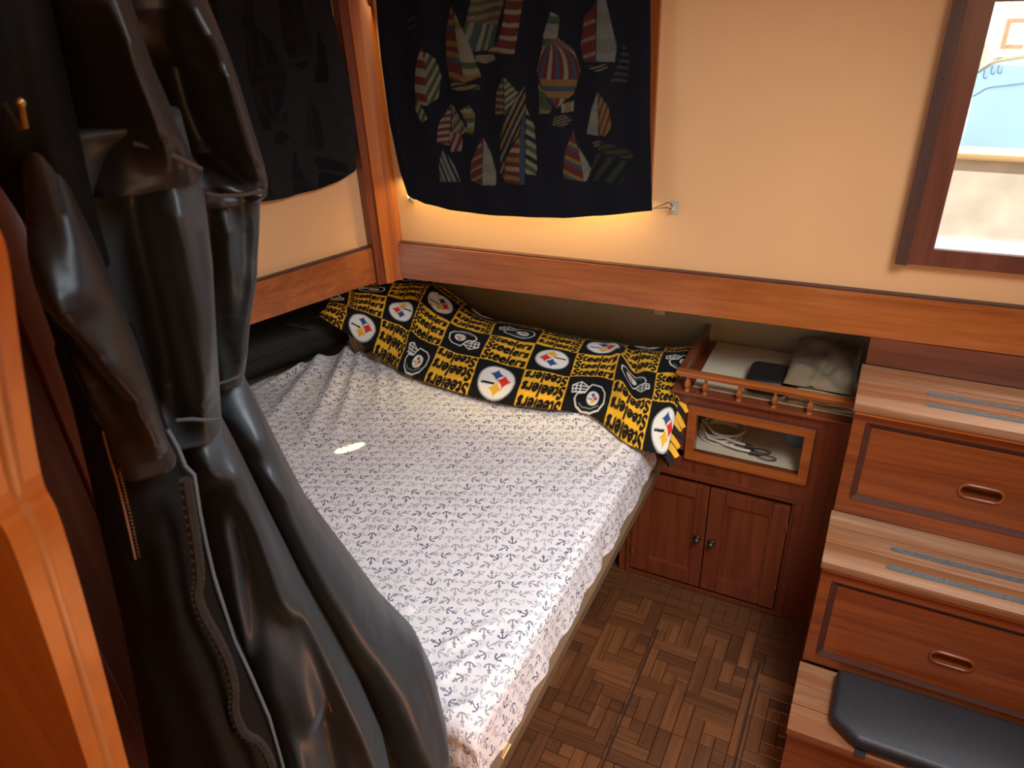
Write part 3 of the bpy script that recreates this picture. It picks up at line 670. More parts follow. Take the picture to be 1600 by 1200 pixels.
door(dmx + .001, d1[0], d2z, d1[1] + .004, pR[0][0], pR[1][0], pR[2][1], pR[0][1], (1113, 844), [(1231, 822), (1211, 920)])
door(d0, dmx - .001, d2z, d1[1] + .004, pLl[0][0], pLl[1][0], pR[2][1], pR[0][1], (1091, 837), [(990, 854)])
# glass door
mb = MB(); frame_xz(mb, gx0, gx1, gz0, gz1, t_, YC - .010, YC - .0005); gd = mb.build('glass_door', W['teakx'], cab)
mb = MB(); frame_xz(mb, gx0 - .004, gx1 + .004, gz0 - .004, gz1 + .004, .004, YC - .005, YC); mb.build('door_shadow_line', M['framelip'], gd)
box('glass_pane', M['glass'], gx0 + t_, gx1 - t_, YC - .006, YC - .004, gz0 + t_, gz1 - t_, gd)
# gallery rail
rl = cp(1064, 574); rr = cp(1344, 632)
zr = .707
ra = MB().box(rl[0] - .004, XB - .002, YC - .012, YC + .004, zr - .012, zr - .005, .002).box(rl[0] - .008, XB - .002, YC - .015, YC + .007, zr - .005, zr + .002, .002).build('gallery_rail', W['teakx'], cab, True)
p1 = onz(1128, 511, zr)
MB().box(rl[0] - .006, rl[0] + .010, YC + .007, 1.872, zr - .012, zr + .002, .003).build('gallery_rail', W['mahy'], cab, True)
box('side_board', W['mahy'], rl[0] - .002, rl[0] + .008, YC + .03, 1.87, ZS + .008, zr - .014, cab)
prof = [(.007, 0), (.007, .003), (.0045, .006), (.0075, .014), (.0085, .020), (.006, .028), (.0035, .034), (.0045, .038), (.0035, .0405), (.006, .0425)]
for px in (1074, 1102, 1156, 1213, 1270):
    x_ = cp(px, 612)[0]; MB().lathe((x_, YC - .004, ZS + .008), prof, 14).build('spindle', W['teakz'], cab, True)
# things on the shelf
ZSH = ZS + .010
q = onz(1196, 612, ZSH); cs_ = thing('zip_case', 'small rounded black zip case on the gallery shelf', 'case', (q[0], q[1], ZSH))
def rounded(x, y, z, w, d, h, ang=0, bev=.015, seg=4):
    bm = bmesh.new(); bmesh.ops.create_cube(bm, size=1)
    for v in bm.verts: v.co = Vector((v.co.x * w, v.co.y * d, v.co.z * h + h / 2))
    bmesh.ops.bevel(bm, geom=bm.edges[:], offset=bev, segments=seg, affect='EDGES', profile=.5)
    bm.transform(Matrix.Translation((x, y, z)) @ Matrix.Rotation(ang, 4, 'Z')); return MB().bm(bm)
rounded(q[0], q[1] + .03, ZSH, .098, .115, .042, .05, .018).build('shell', M['black'], cs_, True)
zp = [(q[0] + math.copysign(abs(math.cos(a)) ** .5, math.cos(a)) * .0495, q[1] + .03 + math.copysign(abs(math.sin(a)) ** .5, math.sin(a)) * .058, ZSH + .021) for a in [2 * math.pi * k / 40 for k in range(40)]]
MB().tube(zp, .0016, 6, True).build('zip', M['blackfab'], cs_, True)
# folded blankets: layered serpentine fold + puffy one on top
def fold_cloth(name, label, x0, x1, y0, y1, z0, layers, th, mat, puff=0):
    t_o = thing(name, label, 'blanket', ((x0 + x1) / 2, (y0 + y1) / 2, z0))
    path = []; z = z0 + th / 2
    for k in range(layers):
        a, b_ = (x0 + .004 * k, x1 - .006 * (k % 2)) if k % 2 == 0 else (x1 - .006, x0 + .004 * k)
        N = 14
        for i in range(N): 
            u = i / (N - 1); path.append((a + (b_ - a) * u, z + .0018 * math.sin(u * 7 + k)))
        if k < layers - 1:
            sg = 1 if b_ > a else -1
            for i in range(1, 7):
                an = -math.pi / 2 + math.pi * i / 7; path.append((b_ + sg * th * .62 * math.cos(an), z + th * .62 + th * .62 * math.sin(an)))
        z += th * 1.24
    rows = 14; vs = []; wv = []
    for r in range(rows):
        y = y0 + (y1 - y0) * r / (rows - 1)
        for (x, zz) in path: vs.append((x + .003 * math.sin(y * 40 + zz * 90), y + .002 * math.sin(x * 60), zz + puff * math.sin(math.pi * r / (rows - 1)) * (zz - z0) * 6 * max(0, math.sin(math.pi * (x - x0) / (x1 - x0)))))
    n_ = len(path); fs = [(r * n_ + i, r * n_ + i + 1, (r + 1) * n_ + i + 1, (r + 1) * n_ + i) for r in range(rows - 1) for i in range(n_ - 1)]
    o = mk('folded_cloth', vs, fs, mat, t_o, True); md = o.modifiers.new('thick', 'SOLIDIFY'); md.thickness = th * .55; md.offset = 0
    return z
a_ = onz(1222, 640, ZSH)
zt = fold_cloth('folded_throw', 'tan folded cotton throw at the bottom of the gallery shelf pile', a_[0] + .008, .018, YC + .022, YC + .21, ZSH, 4, .0100, M['tan2'])
t_o = thing('folded_blanket', 'soft olive-tan blanket lying on top of the folded throw', 'blanket', (-.05, 1.74, zt))
NXp, NYp = 40, 40; vs = []
for r in range(NYp):
    for i in range(NXp):
        u, v = i / (NXp - 1) * 2 - 1, r / (NYp - 1) * 2 - 1
        hgt = (max(0, 1 - abs(u) ** 3.5) * max(0, 1 - abs(v) ** 3.5)) ** .5
        x = -.062 + u * .076; y = 1.742 + v * .125
        vs.append((x, y, zt - .002 + hgt * (.022 + .009 * math.sin(u * 2.5 + v * 4) + .014 * pn(u * 2, v * 2, 1.3, 2)) + .006 * math.exp(-((u - .3 * v - .1) / .1) ** 2)))
nb = len(vs); vs += [(x_, y_, zt - .002) for (x_, y_, z_) in vs]
fs = [(r * NXp + i, r * NXp + i + 1, (r + 1) * NXp + i + 1, (r + 1) * NXp + i) for r in range(NYp - 1) for i in range(NXp - 1)]
fs += [(nb + a, nb + d, nb + c, nb + b_) for (a, b_, c, d) in fs]
mk('cloth', vs, fs, M['tan'], t_o, True)
# cable coil behind the glass
zi = gz0 + .016
cc_ = onz(1125, 678, zi + .01); coil = thing('cable_coil', 'coiled white cable with black hooks behind the cabinet glass', 'cable', (cc_[0], cc_[1], zi))
for k in range(4):
    pts = []
    for i in range(36):
        a = 2 * math.pi * i / 36; pts.append((cc_[0] + .005 * k * math.cos(k * 2) + (.055 - .003 * k) * math.cos(a), 1.70 + .004 * k + (.048 - .002 * k) * math.sin(a), zi + .004 + .0065 * k + .008 * (1 + math.sin(a)) * .5))
    MB().tube(pts, .0036, 8, True).build('loop', M['whitecable'], coil, True)
e1 = onz(1183, 708, zi + .012)
MB().tube([(cc_[0] - .05, 1.69, zi + .03), (cc_[0] - .02, 1.65, zi + .02), (e1[0] - .05, 1.642, zi + .012), (e1[0] - .012, 1.643, zi + .011)], .0036, 8).build('tail', M['whitecable'], coil, True)
MB().tube([(cc_[0] - .05, 1.70, zi + .04), (cc_[0] - .01, 1.665, zi + .028), (e1[0] - .055, 1.662, zi + .016), (e1[0] - .03, 1.664, zi + .013)], .0036, 8).build('tail', M['whitecable'], coil, True)
for (bx, by) in ((e1[0], 1.640), (e1[0] - .018, 1.664)):
    MB().tube([(bx - .016, by, zi + .011), (bx + .004, by, zi + .011)], [.0065, .005], 10).build('end_cap', M['black'], coil, True)
    lo = [(bx + .026 + .022 * math.cos(a), by - .004 + .009 * math.sin(a), zi + .008) for a in [2 * math.pi * k / 20 for k in range(20)]]
    MB().tube(lo, .0016, 6, True).build('wire_hook', M['black'], coil, True)
bq = onz(1250, 700, zi + .03); bb = thing('blue_pouch', 'dark blue rounded bundle in the cabinet, right of the cable', 'bag', (bq[0] - .01, 1.76, zi))
rounded(bq[0] - .018, 1.765, zi, .075, .12, .062, .3, .024, 5).build('body', M['blue'], bb, True)
MB().tube([(bq[0] - .05, 1.72, zi + .045), (bq[0] - .02, 1.705, zi + .058), (bq[0] + .01, 1.72, zi + .06)], .002, 6).build('drawstring', M['cord'], bb, True)
# little ivory plate under the rail
q = ony(1031, 486, YR - .005); sw = box('vent_plate', M['ivory'], q[0] - .016, q[0] + .016, YR - .006, YR, q[2] - .012, q[2] + .010, None, .0015); tag(sw, 'small ivory socket plate on the shaded lining just under the back rail', 'socket')

# ================================================================== STEPS
st = thing('companionway_steps', 'three worn wooden steps with drawers, right of the cabinet', 'steps', (.4, 1.35, 0))
TX0, TX1 = .018, 1.05
TR = [(.80, 1.42, 1.60), (.515, 1.262, 1.44), (.215, 1.083, 1.268)]
box('back_board', wood('back_board_wood', (.10, .026, .012), (.16, .042, .018), 'x'), TX0 + .006, TX1, 1.602, 1.615, .80, .864, st)
fcs = [(1.44, .515, .782), (1.275, .215, .497), (1.097, 0, .197)]
gr = .0015
for k, (z, y0, y1) in enumerate(TR):
    wd = (y1 - y0); cuts = [y0, y0 + wd * .36, y0 + wd * .68, y1] if k < 2 else [y0, y0 + wd * .36, y0 + wd * .66, y1]
    for a, b_ in zip(cuts[:-1], cuts[1:]): box('tread_plank', M['tread'], TX0, TX1, a + gr / 2, b_ - gr / 2, z - .018, z, st, .0015)
    box('tread_core', W['mahx'], TX0 + .003, TX1, y0 + .008, y1, z - .024, z - .004 if False else z - .017, st)
    box('nosing_lip', W['teakx'], TX0 + .004, TX1, y0 + .004, y0 + .014, z - .026, z - .018, st)
    if k < 2:
        for ln in ([(1447, 615), (1445, 632)] if k == 0 else [(1391, 857), (1384, 885)]):
            q = onz(*ln, z); mb = MB()
            pr = [(q[0] + .006 * (1 - math.cos(a)) * 1, q[1] + .006 * math.sin(a)) for a in np.linspace(-math.pi / 2, math.pi / 2, 7)]
            arcp = [(q[0] + .006 - .006 * math.cos(a), q[1] + .0065 * math.sin(a)) for a in np.linspace(math.pi / 2, -math.pi / 2, 9)]
            mb.prism([(1.0, q[1] + .0065)] + arcp + [(1.0, q[1] - .0065)], 'z', z, z + .0012); mb.build('grip_strip', M['strip'], st)
MOULD = wood('shaded_moulding_wood', (.05, .012, .005), (.085, .018, .007), 'x', .7, 0)  # wood darkened so the recess shadow sits in the moulding's colour
def drawer(yf, z0, z1, zt_, xL, tlpx, blpx, hpx):
    # face frame + recessed drawer front with an oval pull
    dx0 = float(ony(*tlpx, yf)[0]); dz1 = float(ony(*tlpx, yf)[2]); dz0 = float(ony(*blpx, yf)[2]); dx1 = .90
    fm = MB(); fm.box(TX0 + .004, dx0, yf, yf + .02, z0, z1).box(dx1, TX1, yf, yf + .02, z0, z1).box(dx0, dx1, yf, yf + .02, dz1, z1).box(dx0, dx1, yf, yf + .02, z0, max(dz0, z0 + .004))
    fm.build('face_frame', DRW, st)
    mb = MB(); 
    o = [(dx0, dz0), (dx1, dz0), (dx1, dz1), (dx0, dz1)]; t = .012
    i = [(dx0 + t, dz0 + t), (dx1 - t, dz0 + t), (dx1 - t, dz1 - t), (dx0 + t, dz1 - t)]
    for k in range(4):
        l = (k + 1) % 4; mb.add([(o[k][0], yf - .003, o[k][1]), (o[l][0], yf - .003, o[l][1]), (i[l][0], yf + .004, i[l][1]), (i[k][0], yf + .004, i[k][1]), (o[k][0], yf, o[k][1]), (o[l][0], yf, o[l][1])], [(0, 1, 2, 3), (0, 4, 5, 1)])
    mb.build('drawer_moulding', MOULD, st)
    # front with slot
    hc = ony(*hpx, yf + .004); hx_, hz_ = float(hc[0]), float(hc[2]); hw, hh = .037, .0140
    slot = []
    for a in np.linspace(-math.pi / 2, math.pi / 2, 9): slot.append((hx_ + hw - hh + hh * math.cos(a), hz_ + hh * math.sin(a)))
    for a in np.linspace(math.pi / 2, 3 * math.pi / 2, 9): slot.append((hx_ - hw + hh + hh * math.cos(a), hz_ + hh * math.sin(a)))
    X0, X1, Z0, Z1 = dx0 + t, dx1 - t, dz0 + t, dz1 - t; y = yf + .003
    n = len(slot); vs = [(a, y, b_) for a, b_ in slot]; vs += [(a, y + .03, b_) for a, b_ in slot]
    vs += [(X0, y, Z0), (X1, y, Z0), (X1, y, Z1), (X0, y, Z1)]; c = 2 * n
    fs = [(k, (k + 1) % n, n + (k + 1) % n, n + k) for k in range(n)] + [tuple(range(n, 2 * n))]
    # fans: right half 0..8 to X1 side, left half 9..17 to X0 side
    fs += [(c + 1, c + 2, k + 1, k) for k in [4]] + [(c + 1, k + 1, k) for k in range(0, 4)] + [(c + 2, k + 1, k) for k in range(5, 8)]
    fs += [(c + 2, c + 3, 9, 8)] + [(c + 3, k + 1, k) for k in range(9, 13)] + [(c + 3, c, 14, 13)] + [(c, k + 1, k) for k in range(14, 17)] + [(c, c + 1, 0, 17)]
    d = mk('drawer', vs, fs, DRW, st)
    loop = [(hx_ + (a - hx_) * 1.04, y - .001, hz_ + (b_ - hz_) * 1.10) for a, b_ in slot]
    MB().tube(loop, .0035, 8, True).build('pull_rim', DRW, d, True)
drawer(fcs[0][0], fcs[0][1], fcs[0][2], .8, TX0, (1354, 660), (1330, 778), (1533, 771))
drawer(fcs[1][0], fcs[1][1], fcs[1][2], .515, TX0, (1301, 907), (1274, 1020), (1487, 1032))
box('riser', DRW, TX0 + .004, TX1, fcs[2][0], fcs[2][0] + .02, 0, .197, st)
sd = MB()
for (yf, z0, z1), yb in zip(fcs, (1.59, 1.44, 1.275)): sd.box(TX0 + .004, TX0 + .018, yf + .02, yb + .0, 0, z1)
sd.build('side_panel', W['mahz'], st)
# black cushion on the bottom step
q = [onz(*p_, .235) for p_ in [(1308, 1045), (1298, 1128), (1332, 1165), (1600, 1262), (1600, 1130), (1330, 1040)]]
cu = thing('seat_cushion', 'thin black padded cushion lying on the bottom step', 'cushion', (.3, 1.17, .215))
pts = [(float(a[0]), float(a[1])) for a in [onz(1308, 1047, .24), onz(1297, 1120, .24), onz(1335, 1168, .225), onz(1600, 1262, .225)]] + [(.80, .98), (.80, 1.262)]
bm = bmesh.new(); lo_ = [bm.verts.new((x, y, .2165)) for x, y in pts]; f_ = bm.faces.new(lo_); r_ = bmesh.ops.extrude_face_region(bm, geom=[f_])
for v in r_['geom']:
    if isinstance(v, bmesh.types.BMVert): v.co.z += .036
bmesh.ops.recalc_face_normals(bm, faces=bm.faces[:]); bmesh.ops.bevel(bm, geom=bm.edges[:], offset=.013, segments=4, affect='EDGES', profile=.5)
MB().bm(bm).build('pad', M['cushion'], cu, True)
q = onz(1343, 1172, .222); MB().box(q[0] - .008, q[0] + .012, q[1] - .012, q[1] + .004, .2165, .219, .0008).build('fabric_tab', M['blackfab'], cu, True)

# ================================================================== BLANKET (long pillow wrapped in printed fleece)
ST = [((506, 492, .70), (540, 462, .75)), ((555, 523, .63), (598, 440, .775)), ((605, 560, .575), (665, 437, .765)), ((640, 582, .56), (712, 462, .72)), ((700, 603, .553), (762, 496, .675)), ((775, 624, .55), (832, 511, .66)),
      ((850, 634, .553), (900, 526, .655)), ((925, 645, .553), (968, 538, .655)), ((985, 690, .545), (1030, 543, .665)), ((1043, 706, .54), (1086, 541, .68))]
Fp = np.array([onz(a, b_, c) for (a, b_, c), _ in ST]); Bp = np.array([onz(a, b_, c) for _, (a, b_, c) in ST])
Bp[:, 1] = np.minimum(Bp[:, 1], 1.872)
def crm(P, u):
    n = len(P) - 1; t = u * n; i = min(int(t), n - 1); t -= i
    p0, p1, p2, p3 = P[max(i - 1, 0)], P[i], P[i + 1], P[min(i + 2, n)]
    return .5 * ((2 * p1) + (-p0 + p2) * t + (2 * p0 - 5 * p1 + 4 * p2 - p3) * t * t + (-p0 + 3 * p1 - 3 * p2 + p3) * t ** 3)
NU_, NV_ = 760, 340
# print canvas in tile units: 10 columns x 4.5 rows
YEL = (.78, .40, .025); BLK = (.008, .0075, .007); WHT = (.75, .70, .62)
CW, CH = 11.0, 6.0
tc_ = Canvas(-1, CW - 1, -1, CH - 1, 1100 * 2, 640 * 2, BLK)
cu_ = bpy.data.curves.new('lettering', 'FONT'); cu_.body = 'Steelers'; cu_.size = 1; cu_.offset = .02; cu_.space_character = 1.0
to_ = bpy.data.objects.new('lettering', cu_); COL.objects.link(to_); bpy.context.view_layer.update()
me_ = to_.evaluated_get(bpy.context.evaluated_depsgraph_get()).to_mesh(); tv = np.array([v.co[:2] for v in me_.vertices]); tf = [list(p_.vertices) for p_ in me_.polygons]
to_.evaluated_get(bpy.context.evaluated_depsgraph_get()).to_mesh_clear(); bpy.data.objects.remove(to_)
tmin, tmax = tv.min(0), tv.max(0); tn = (tv - (tmin + tmax) / 2) / (tmax - tmin)
# italic slant and per-letter weight like the printed word
tn[:, 0] += tn[:, 1] * .03
def word(cx, cy, wdt, hgt, rot):
    s_ = -1 if rot else 1; P = np.stack([cx + s_ * tn[:, 0] * wdt, cy + s_ * tn[:, 1] * hgt], 1)
    for ex, ey in ((0, 0), (.008, .012), (-.008, -.012)):
        for f in tf: tc_.fill(P[f] + np.array([ex, ey]), BLK)
def astroid(cx, cy, r, n=32): return [(cx + r * np.sign(math.cos(a)) * abs(math.cos(a)) ** 2.8, cy + r * np.sign(math.sin(a)) * abs(math.sin(a)) ** 2.8) for a in [2 * math.pi * k / n for k in range(n)]]
def logo(cx, cy, r, s_=1):
    tc_.fill(ell(cx, cy, r * 1.08, r * 1.08), (.35, .35, .36)); tc_.fill(ell(cx, cy, r, r), WHT)
    tc_.fill(astroid(cx - s_ * .05 * r, cy + s_ * .48 * r, .44 * r), YEL); tc_.fill(astroid(cx - s_ * .42 * r, cy - s_ * .02 * r, .46 * r), (.65, .03, .02)); tc_.fill(astroid(cx + s_ * .05 * r, cy - s_ * .42 * r, .44 * r), (.03, .07, .2))
    tc_.line([(cx + s_ * .12 * r, cy + s_ * .2 * r), (cx + s_ * .82 * r, cy + s_ * .22 * r)], .13 * r, BLK)
def helmet(cx, cy, s_=1):
    def q(l): return [(cx + s_ * a, cy + s_ * b_) for a, b_ in l]
    shell = [(-.36, -.12), (-.38, .08), (-.30, .24), (-.14, .33), (.06, .33), (.20, .24), (.27, .10), (.24, .0), (.08, -.02), (.02, -.14), (-.04, -.24), (-.26, -.22), (-.36, -.12)]
    tc_.line(q(shell), .028, WHT); tc_.line(q([(-.28, .16), (-.12, .26), (.06, .25), (.16, .18)]), .014, (.3, .3, .28))
    for l in ([(.06, -.04), (.36, -.02), (.38, -.20), (.20, -.30), (.02, -.16)], [(.20, -.03), (.20, -.29)], [(.05, -.10), (.38, -.10)], [(.29, -.03), (.29, -.26)], [(.03, -.17), (.36, -.19)]): tc_.line(q(l), .024, WHT)
    a, b_ = q([(-.12, .06)])[0]; logo(a, b_, .13, s_)
for c in range(-1, 10):
    for r in range(-1, 5):
        yel = (c + r) % 2 == 1 if True else 0
        if yel:
            tc_.fill([(c, r), (c + 1, r), (c + 1, r + 1), (c, r + 1)], YEL)
            for k in (0.18, .5, .82): word(c + .5, r + k, .93, .29, r % 2 == 0)
        else:
            k = 0 if (c - r) % 4 == 0 else 1
            if k == 0: logo(c + .5, r + .5, .36, 1 if r % 2 else -1)
            else: helmet(c + .5, r + .5, 1 if r % 2 else -1)
us = np.linspace(0, 1, NU_); vs = []; cs = []
for iu, u in enumerate(us):
    Fq, Bq = crm(Fp, u), crm(Bp, u)
    endl = min(1, u / .05); endr = min(1, (1 - u) / .035); en = (math.sin(math.pi / 2 * endl) * math.sin(math.pi / 2 * endr)) ** .6
    for iv in range(NV_):
        v = iv / (NV_ - 1) * 1.5 - .16          # under the front, over the top, down the back
        tq = min(max(v, 0), 1.0)
        base_ = Fq + (Bq - Fq) * (tq ** .9); hgt = .045 * math.sin(math.pi * tq) ** .75 * (.6 + .4 * en)
        hgt += .010 * pn(u * 9, v * 2.5, 1, 3) * math.sin(math.pi * tq) + .006 * pn(u * 24, v * 5, 1, 7) * math.sin(math.pi * tq) ** .5
        # folds near the right end
        hgt += .018 * math.exp(-((u - .86 + v * .10) / .018) ** 2) * math.sin(math.pi * tq) - .016 * math.exp(-((u - .905 + v * .10) / .02) ** 2) * math.sin(math.pi * tq) + .010 * math.exp(-((u - .30 + v * .05) / .02) ** 2) * math.sin(math.pi * tq)
        p_ = base_.copy(); p_[2] += hgt
        front = (Fq - Bq); front[2] = 0; front /= np.linalg.norm(front)
        if v < .12: p_ = p_ + front * (.014 * math.sin(math.pi * (v + .16) / .28))
        if v < 0: p_ = p_ - front * ((-v / .16) ** 2 * .05); p_[2] -= .012 * (-v / .16)
        if v > 1: k = (v - 1) / .34; p_[1] += .010 * math.sin(k * math.pi); p_[2] -= k * (Bq[2] - .552)
        p_[1] = min(p_[1], 1.884); p_[2] = max(p_[2], .535)
        vs.append(tuple(p_))
        wob = .06 * pn(u * 6, v * 3, 1, 12); U = u * 9.4 - .63 + .35 * (tq - .3) * (1 if u < .3 else .3) + wob; V = .14 + v * 3.3 * (1 if u > .25 else 1 + (.25 - u) * 1.4) + .10 * pn(u * 5, v * 2, 1, 15)
        ci = min(max(int((U - tc_.x0) / (tc_.x1 - tc_.x0) * (tc_.nx - 1)), 1), tc_.nx - 2); cj = min(max(int((V - tc_.y0) / (tc_.y1 - tc_.y0) * (tc_.ny - 1)), 1), tc_.ny - 2)
        cs.append(tc_.c[cj - 1:cj + 2, ci - 1:ci + 2].reshape(-1, 3).mean(0))
fs = [(i * NV_ + j, (i + 1) * NV_ + j, (i + 1) * NV_ + j + 1, i * NV_ + j + 1) for i in range(NU_ - 1) for j in range(NV_ - 1)]
fs += [tuple(j for j in range(NV_))[::-1], tuple((NU_ - 1) * NV_ + j for j in range(NV_))]
fs += [(i * NV_, i * NV_ + NV_ - 1, (i + 1) * NV_ + NV_ - 1, (i + 1) * NV_) for i in range(NU_ - 1)]
bl = mk('fleece_blanket', vs, fs, M['fleece'], None, True); set_print(bl, np.array(cs)); tag(bl, 'long black and gold football print fleece wrapped bolster across the bed head', 'blanket')
# fringe tassels at the right end
yf_ = plain('gold_fleece', YEL, .95); bf_ = plain('black_fleece', (.01, .009, .008), .95)
for k in range(13):
    v = k / 12 * .7; q0 = Fp[-1] * (1 - v) + Bp[-1] * v; q0 = q0 + np.array([-.004, 0, .045 * math.sin(math.pi * v) ** .75 * .6 - .006])
    a = random.uniform(-.5, .4); L = random.uniform(.025, .042); d = np.array([math.cos(a), math.sin(a) - .35, random.uniform(-.7, -.2)]); d /= np.linalg.norm(d); s_ = np.array([-d[1], d[0], .2]) * .009
    pts = []
    for i in range(5):
        t = i / 4; c = q0 + d * L * t + np.array([0, 0, -.010 * t * t]); wdt = 1 - .25 * t; pts += [c - s_ * wdt, c + s_ * wdt]
    o = mk('fringe_tassel', pts, [(2 * i, 2 * i + 1, 2 * i + 3, 2 * i + 2) for i in range(4)], yf_ if k % 3 else bf_, bl); md = o.modifiers.new('thick', 'SOLIDIFY'); md.thickness = .0022
for k in range(6):
    v = k / 5; q0 = Fp[0] * (1 - v) + Bp[0] * v
    d = np.array([-1, random.uniform(-.6, .1), random.uniform(-.5, .1)]); d /= np.linalg.norm(d); s_ = np.array([-d[1], d[0], .1]) * .008; pts = []
    for i in range(4):
        c = q0 + d * .03 * i / 3; pts += [c - s_, c + s_]
    o = mk('fringe_tassel', pts, [(2 * i, 2 * i + 1, 2 * i + 3, 2 * i + 2) for i in range(3)], yf_ if k % 3 == 1 else bf_, bl); md = o.modifiers.new('thick', 'SOLIDIFY'); md.thickness = .0022

# ================================================================== BLACK BAG in the left recess
bag = thing('soft_bag', 'long black zipped bag tucked under the left rail beside the sheet', 'bag', (-1.62, 1.5, .50))
NSg, NAg = 48, 28; vs = []
A_, B_ = np.array([-1.79, 1.20]), np.array([-1.49, 1.80])
dr_ = (B_ - A_) / np.linalg.norm(B_ - A_); nr_ = np.array([dr_[1], -dr_[0]])
for i in range(NSg):
    u = i / (NSg - 1); c = A_ + (B_ - A_) * u; e = max(.02, math.sin(math.pi * min(1, max(0, u))) ** .28) if 0 < u < 1 else .02
    for j in range(NAg):
        a = 2 * math.pi * j / NAg; ca2 = math.copysign(abs(math.cos(a)) ** .7, math.cos(a)); sa2 = math.copysign(abs(math.sin(a)) ** .7, math.sin(a))
        rr_ = e * (1 + .05 * pn(u * 6, a, 1, 4)); x, y = c + nr_ * ca2 * .085 * rr_; z = .585 + sa2 * .072 * rr_ * (1 + .12 * math.sin(u * 9)) + .01 * u
        vs.append((x, y, z))
fs = [(i * NAg + j, i * NAg + (j + 1) % NAg, (i + 1) * NAg + (j + 1) % NAg, (i + 1) * NAg + j) for i in range(NSg - 1) for j in range(NAg)] + [tuple(range(NAg))[::-1], tuple((NSg - 1) * NAg + j for j in range(NAg))]
mk('body', vs, fs, M['blackfab'], bag, True)
def bagline(ang, r, name, mat, u0=.08, u1=.92):
    pts = []
    for u in np.linspace(u0, u1, 20):
        c = A_ + (B_ - A_) * u + nr_ * math.cos(ang) * .086; pts.append((c[0], c[1], .586 + math.sin(ang) * .066 + .01 * u))
    MB().tube(pts, r, 6).build(name, mat, bag, True)
bagline(.5, .0025, 'zip', M['coatd']); bagline(.05, .002, 'piping', M['coatd']); bagline(.95, .0022, 'piping', M['coatd'])
pk = A_ + (B_ - A_) * .62 + nr_ * .06; MB().box(pk[0] - .05, pk[0] + .05, pk[1] - .012, pk[1] + .012, .648, .654, .002).build('carry_strap', plain('brown_webbing', (.05, .03, .022), .8), bag, True)

# ================================================================== COATS and left joinery
h_ = np.array([-.784, .621]); t_h = np.array([.621, .784])       # viewing azimuth of the coats, and the direction to their right
def onco(px, py, r):
    d = ray(px, py); t = r / (d[:2] @ h_); p = CC + d * t; return float(p[:2] @ t_h), float(p[2])
def garment(name, mat, parent, r, Lpx, Rpx, ridges=(), b_=.05, sup=.8, nz=150, na=120, seed=1, wr=.0065):
    Lq = sorted([onco(x, y, r) for x, y in Lpx], key=lambda q: q[1]); Rq = sorted([onco(x, y, r) for x, y in Rpx], key=lambda q: q[1])
    lz = [q[1] for q in Lq]; ls = [q[0] for q in Lq]; rz = [q[1] for q in Rq]; rs = [q[0] for q in Rq]
    z0, z1 = max(lz[0], rz[0]) if False else min(lz[0], rz[0]), max(lz[-1], rz[-1])
    rg = []
    for (pl_, amp, wd) in ridges:
        qq = sorted([onco(x, y, r) for x, y in pl_], key=lambda q: q[1]); rg.append(([q[1] for q in qq], [q[0] for q in qq], amp * 1.35, wd * 1.1))
    vs = []
    for i in range(nz):
        z = z0 + (z1 - z0) * i / (nz - 1); a = np.interp(z, lz, ls); b2 = np.interp(z, rz, rs); c, hw = (a + b2) / 2, max(.004, (b2 - a) / 2)
        bb = min(b_, hw * 1.1)
        for j in range(na):
            th = 2 * math.pi * j / na; ct, st_ = math.cos(th), math.sin(th)
            s = c + hw * math.copysign(abs(ct) ** sup, ct); d = bb * math.copysign(abs(st_) ** sup, st_)
            if st_ > 0:
                for (qz, qs, amp, wd) in rg:
                    if qz[0] - .02 < z < qz[-1] + .02:
                        fade = min(1, (z - qz[0] + .02) / .04, (qz[-1] + .02 - z) / .04); sr = np.interp(z, qz, qs); d += amp * fade * math.exp(-((s - sr) / wd) ** 2) * min(1, st_ * 2.5)
                d += wr * noise.noise(Vector((s * 22, z * 7, seed))) * st_ + wr * .4 * noise.noise(Vector((s * 60, z * 16, seed + 3))) * st_
            x, y = h_ * (r - d) + t_h * s; vs.append((x, y, z))
    fs = [(i * na + j, i * na + (j + 1) % na, (i + 1) * na + (j + 1) % na, (i + 1) * na + j) for i in range(nz - 1) for j in range(na)] + [tuple(range(na))[::-1], tuple((nz - 1) * na + j for j in range(na))]
    return mk(name, vs, fs, mat, parent, True)
def seam(pts, r, name, mat, parent, rad=.0018, lift=.0):
    P = []
    for (x, y) in pts:
        s, z = onco(x, y, r); q = h_ * r + t_h * s; P.append((q[0], q[1], z))
    return MB().tube(P, rad, 6).build(name, mat, parent, True)
SEAM = plain('seam_thread', (.05, .028, .022), .7); SEAMG = plain('seam_grey', (.06, .06, .06), .7)
# far coat
cR = thing('hanging_raincoat', 'long slate rain jacket with shiny sleeve, furthest of the three hanging coats', 'coat', (-.52, .42, 1.0), 'coats hanging beside the bed')
garment('sleeve', M['coatd'], cR, .64, [(120, -80), (170, 0), (210, 130), (260, 250), (290, 302)], [(300, -80), (322, 0), (352, 75), (368, 120), (388, 185), (408, 245), (416, 278), (413, 292), (404, 303)],
        [([(300, 0), (330, 70), (352, 140), (375, 220), (405, 285)], .022, .012), ([(262, 60), (290, 160), (330, 240), (370, 275)], -.035, .022), ([(285, 0), (300, 90), (345, 110)], .006, .008), ([(330, 262), (360, 286), (400, 292)], .012, .008)], .055)
garment('cuff', M['coatg'], cR, .645, [(322, 296), (326, 400), (332, 500), (338, 602)], [(406, 300), (404, 350), (400, 420), (387, 500), (380, 592)],
        [([(335, 310), (352, 350), (362, 420), (360, 520)], .012, .008), ([(380, 320), (378, 400), (350, 520)], -.012, .012), ([(395, 320), (390, 440), (372, 580)], .010, .008)], .04)
